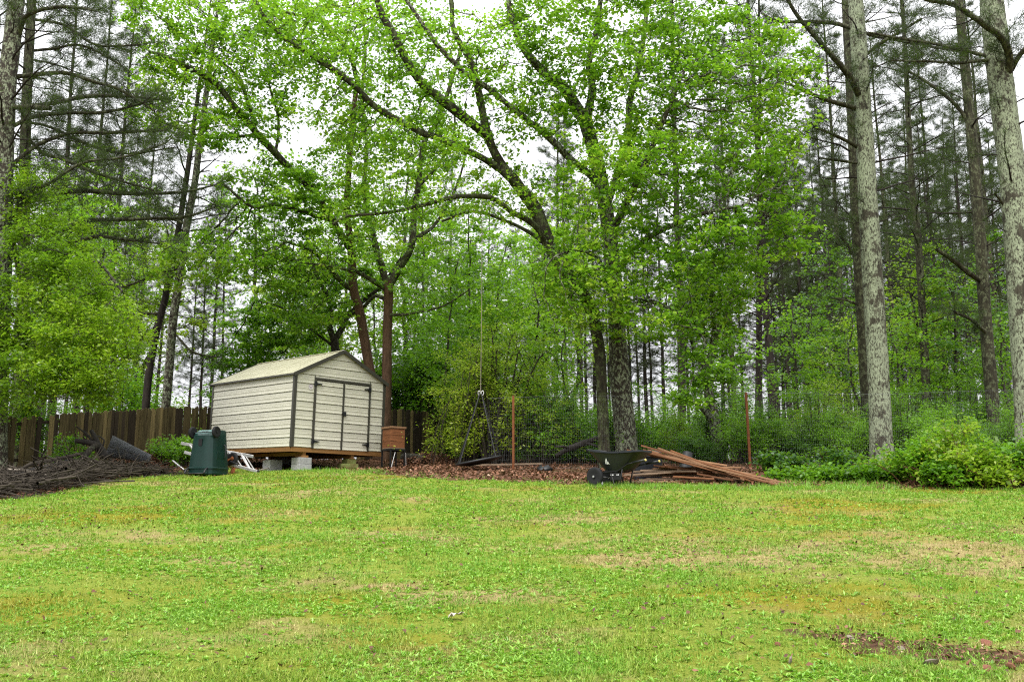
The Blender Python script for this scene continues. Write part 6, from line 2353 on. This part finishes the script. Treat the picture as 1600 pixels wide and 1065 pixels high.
# saplings: slim trees with light foliage between the trunks
def sapling_parts(seed, H, n_att, leaf, per, width=1.6):
    rg = np.random.default_rng(seed)
    n = 14
    s = np.linspace(0, 1, n)
    b = np.cumsum(rg.normal(0, 0.07, (n, 2)), 0)
    b -= b[0]
    pts = np.column_stack([b, s * H - 0.05])
    V, F, sp = bark_tube(pts, 0.055 * (1 - 0.8 * s) + 0.008, 8, rg, 0.03, 0.3)
    trunk = mesh_quads('trunk', V, F, smooth=True)
    att = rg.normal(0, 1, (n_att, 3))
    att /= np.linalg.norm(att, axis=1, keepdims=True)
    att *= rg.random((n_att, 1)) ** 0.4
    att = att * [width, width, H * 0.42] + [0, 0, H * 0.62]
    N, par = grow(sp[sp[:, 2] > 1.2][:, :3], att, 0.22, 2.0, 0.3, 60, rg, (0, 0, 0.08))
    nr = int((sp[:, 2] > 1.2).sum())
    br, rad = branch_mesh('branches', N, par, nr, 0.004)
    c = N[nr:][rad[nr:] < 0.014]
    V, F, tn = leaf_spray(c, per, 0.17, leaf, rg, 1.0, tone_mu=0.5)
    return trunk, br, mesh_quads('crown', V, F, tn)


SV = [sapling_parts(500, 6.5, 200, 0.11, 10), sapling_parts(501, 8.0, 300, 0.11, 10, 1.8), sapling_parts(502, 5.0, 200, 0.10, 11, 1.5), sapling_parts(503, 9.5, 340, 0.12, 9, 2.0)]
SP_ = [(690, 31, 1), (735, 34, 3), (770, 36, 1), (830, 33, 0), (872, 31, 2), (1105, 30, 1), (1320, 40, 3), (1405, 36, 2), (1440, 42, 0), (1490, 38, 2), (1560, 40, 0), (660, 40, 3), (150, 40, 1), (60, 36, 3), (580, 42, 3), (1600, 36, 1), (1285, 36, 0), (1245, 34, 2), (1420, 33, 2), (1500, 35, 0), (1580, 33, 2), (1330, 34, 2), (1460, 36, 1), (1360, 44, 1), (850, 42, 3), (760, 46, 3), (480, 44, 3), (110, 46, 3)]
for k, (px, Y, v) in enumerate(SP_):
    p = gp(px, Y)
    mt = ('bushleaf', 'maple', 'deepleaf', 'yellowleaf')[int(rg.integers(4))]
    tint = {'bushleaf': 'green', 'maple': 'bright green', 'deepleaf': 'dark green', 'yellowleaf': 'yellow green'}[mt]
    size = ('slim', 'tall slim', 'small', 'very tall')[v]
    where = ('behind ' + mark(px)) if px > 840 else ('left of the shed beyond the fence' if px < 345 else ('beyond the shed roof' if px < 600 else 'beyond the swing and weeping shrub'))
    t = thing('sapling', size + ' ' + tint + ' sapling ' + ('in the far row ' if Y > 39 else '') + where, 'sapling', p, rg.random() * 6.28, 'saplings behind the wire fence' if px > 840 else 'saplings beyond the board fences')
    s = rg.uniform(0.85, 1.25)
    t.scale = (s, s, s)
    for nm, me, m_ in (('trunk', SV[v][0], 'greybark'), ('branches', SV[v][1], 'greybark'), ('crown', SV[v][2], mt)):
        o = obj(nm, me, None, t, 'stuff' if nm == 'branches' else None)
        if not me.materials:
            me.materials.append(M[m_])
        else:
            o.material_slots[0].link = 'OBJECT'
            o.material_slots[0].material = M[m_]
# mid-distance broadleaf trees in young leaf, filling the wood behind
def midtree_parts(seed, H, n_att, width):
    rg = np.random.default_rng(seed)
    n = 16
    s = np.linspace(0, 1, n)
    b = np.cumsum(rg.normal(0, 0.14, (n, 2)), 0)
    b -= b[0]
    pts = np.column_stack([b, s * H * 0.9 - 0.05])
    V, F, sp = bark_tube(pts, 0.14 * (1 - 0.85 * s) + 0.01, 9, rg, 0.03, 0.3)
    trunk = mesh_quads('trunk', V, F, smooth=True)
    att = rg.normal(0, 1, (n_att, 3))
    att /= np.linalg.norm(att, axis=1, keepdims=True)
    att *= rg.random((n_att, 1)) ** 0.4
    att = att * [width, width, H * 0.38] + [0, 0, H * 0.62]
    root = sp[sp[:, 2] > 2.0][:, :3]
    N, par = grow(root, att, 0.28, 2.4, 0.35, 60, rg, (0, 0, 0.12))
    br, rad = branch_mesh('branches', N, par, len(root), 0.008)
    c = N[len(root):][rad[len(root):] < 0.02]
    V, F, tn = leaf_spray(c, 7000 / len(c), 0.17, 0.15, rg, 1.0, tone_mu=0.6)
    return trunk, br, mesh_quads('crown', V, F, tn)


MV = [midtree_parts(600, 13, 420, 3.0), midtree_parts(601, 15, 460, 3.2), midtree_parts(602, 11, 380, 2.8)]
MT = [(125, 40, 1), (205, 43, 0), (395, 46, 1), (465, 42, 2), (530, 48, 1), (640, 44, 1), (712, 42, 0), (775, 47, 2), (838, 43, 0), (905, 46, 1), (60, 44, 0)]
MW = ['behind the drooping left tree', 'left of the leaning pines', 'above the left half of the shed roof', 'above the right half of the shed roof', 'behind the shed roof peak', 'just right of the brown Y trunk', 'left of the swing rope', 'right of the swing rope', 'behind the left rust post', 'behind the leaning maple', 'behind the left edge pines']
for k, (px, Y, v) in enumerate(MT):
    p = gp(px, Y)
    mt = ('maple', 'yellowleaf')[k % 2]
    t = thing('broadleaf_tree', ('bright green' if mt == 'maple' else 'yellow green') + ' young leafed background tree ' + MW[k], 'tree', p, rg.random() * 6.28, 'background broadleaf trees')
    s = rg.uniform(0.9, 1.15)
    t.scale = (s, s, s)
    for nm, me, m_ in (('trunk', MV[v][0], 'greybark'), ('branches', MV[v][1], 'greybark'), ('crown', MV[v][2], mt)):
        o = obj(nm, me, None, t)
        if nm == 'branches':
            o['kind'] = 'stuff'
        if not me.materials:
            me.materials.append(M[m_])
        else:
            o.material_slots[0].link = 'OBJECT'
            o.material_slots[0].material = M[m_]
print('tris', sum(len(m.polygons) * 2 for m in bpy.data.meshes))
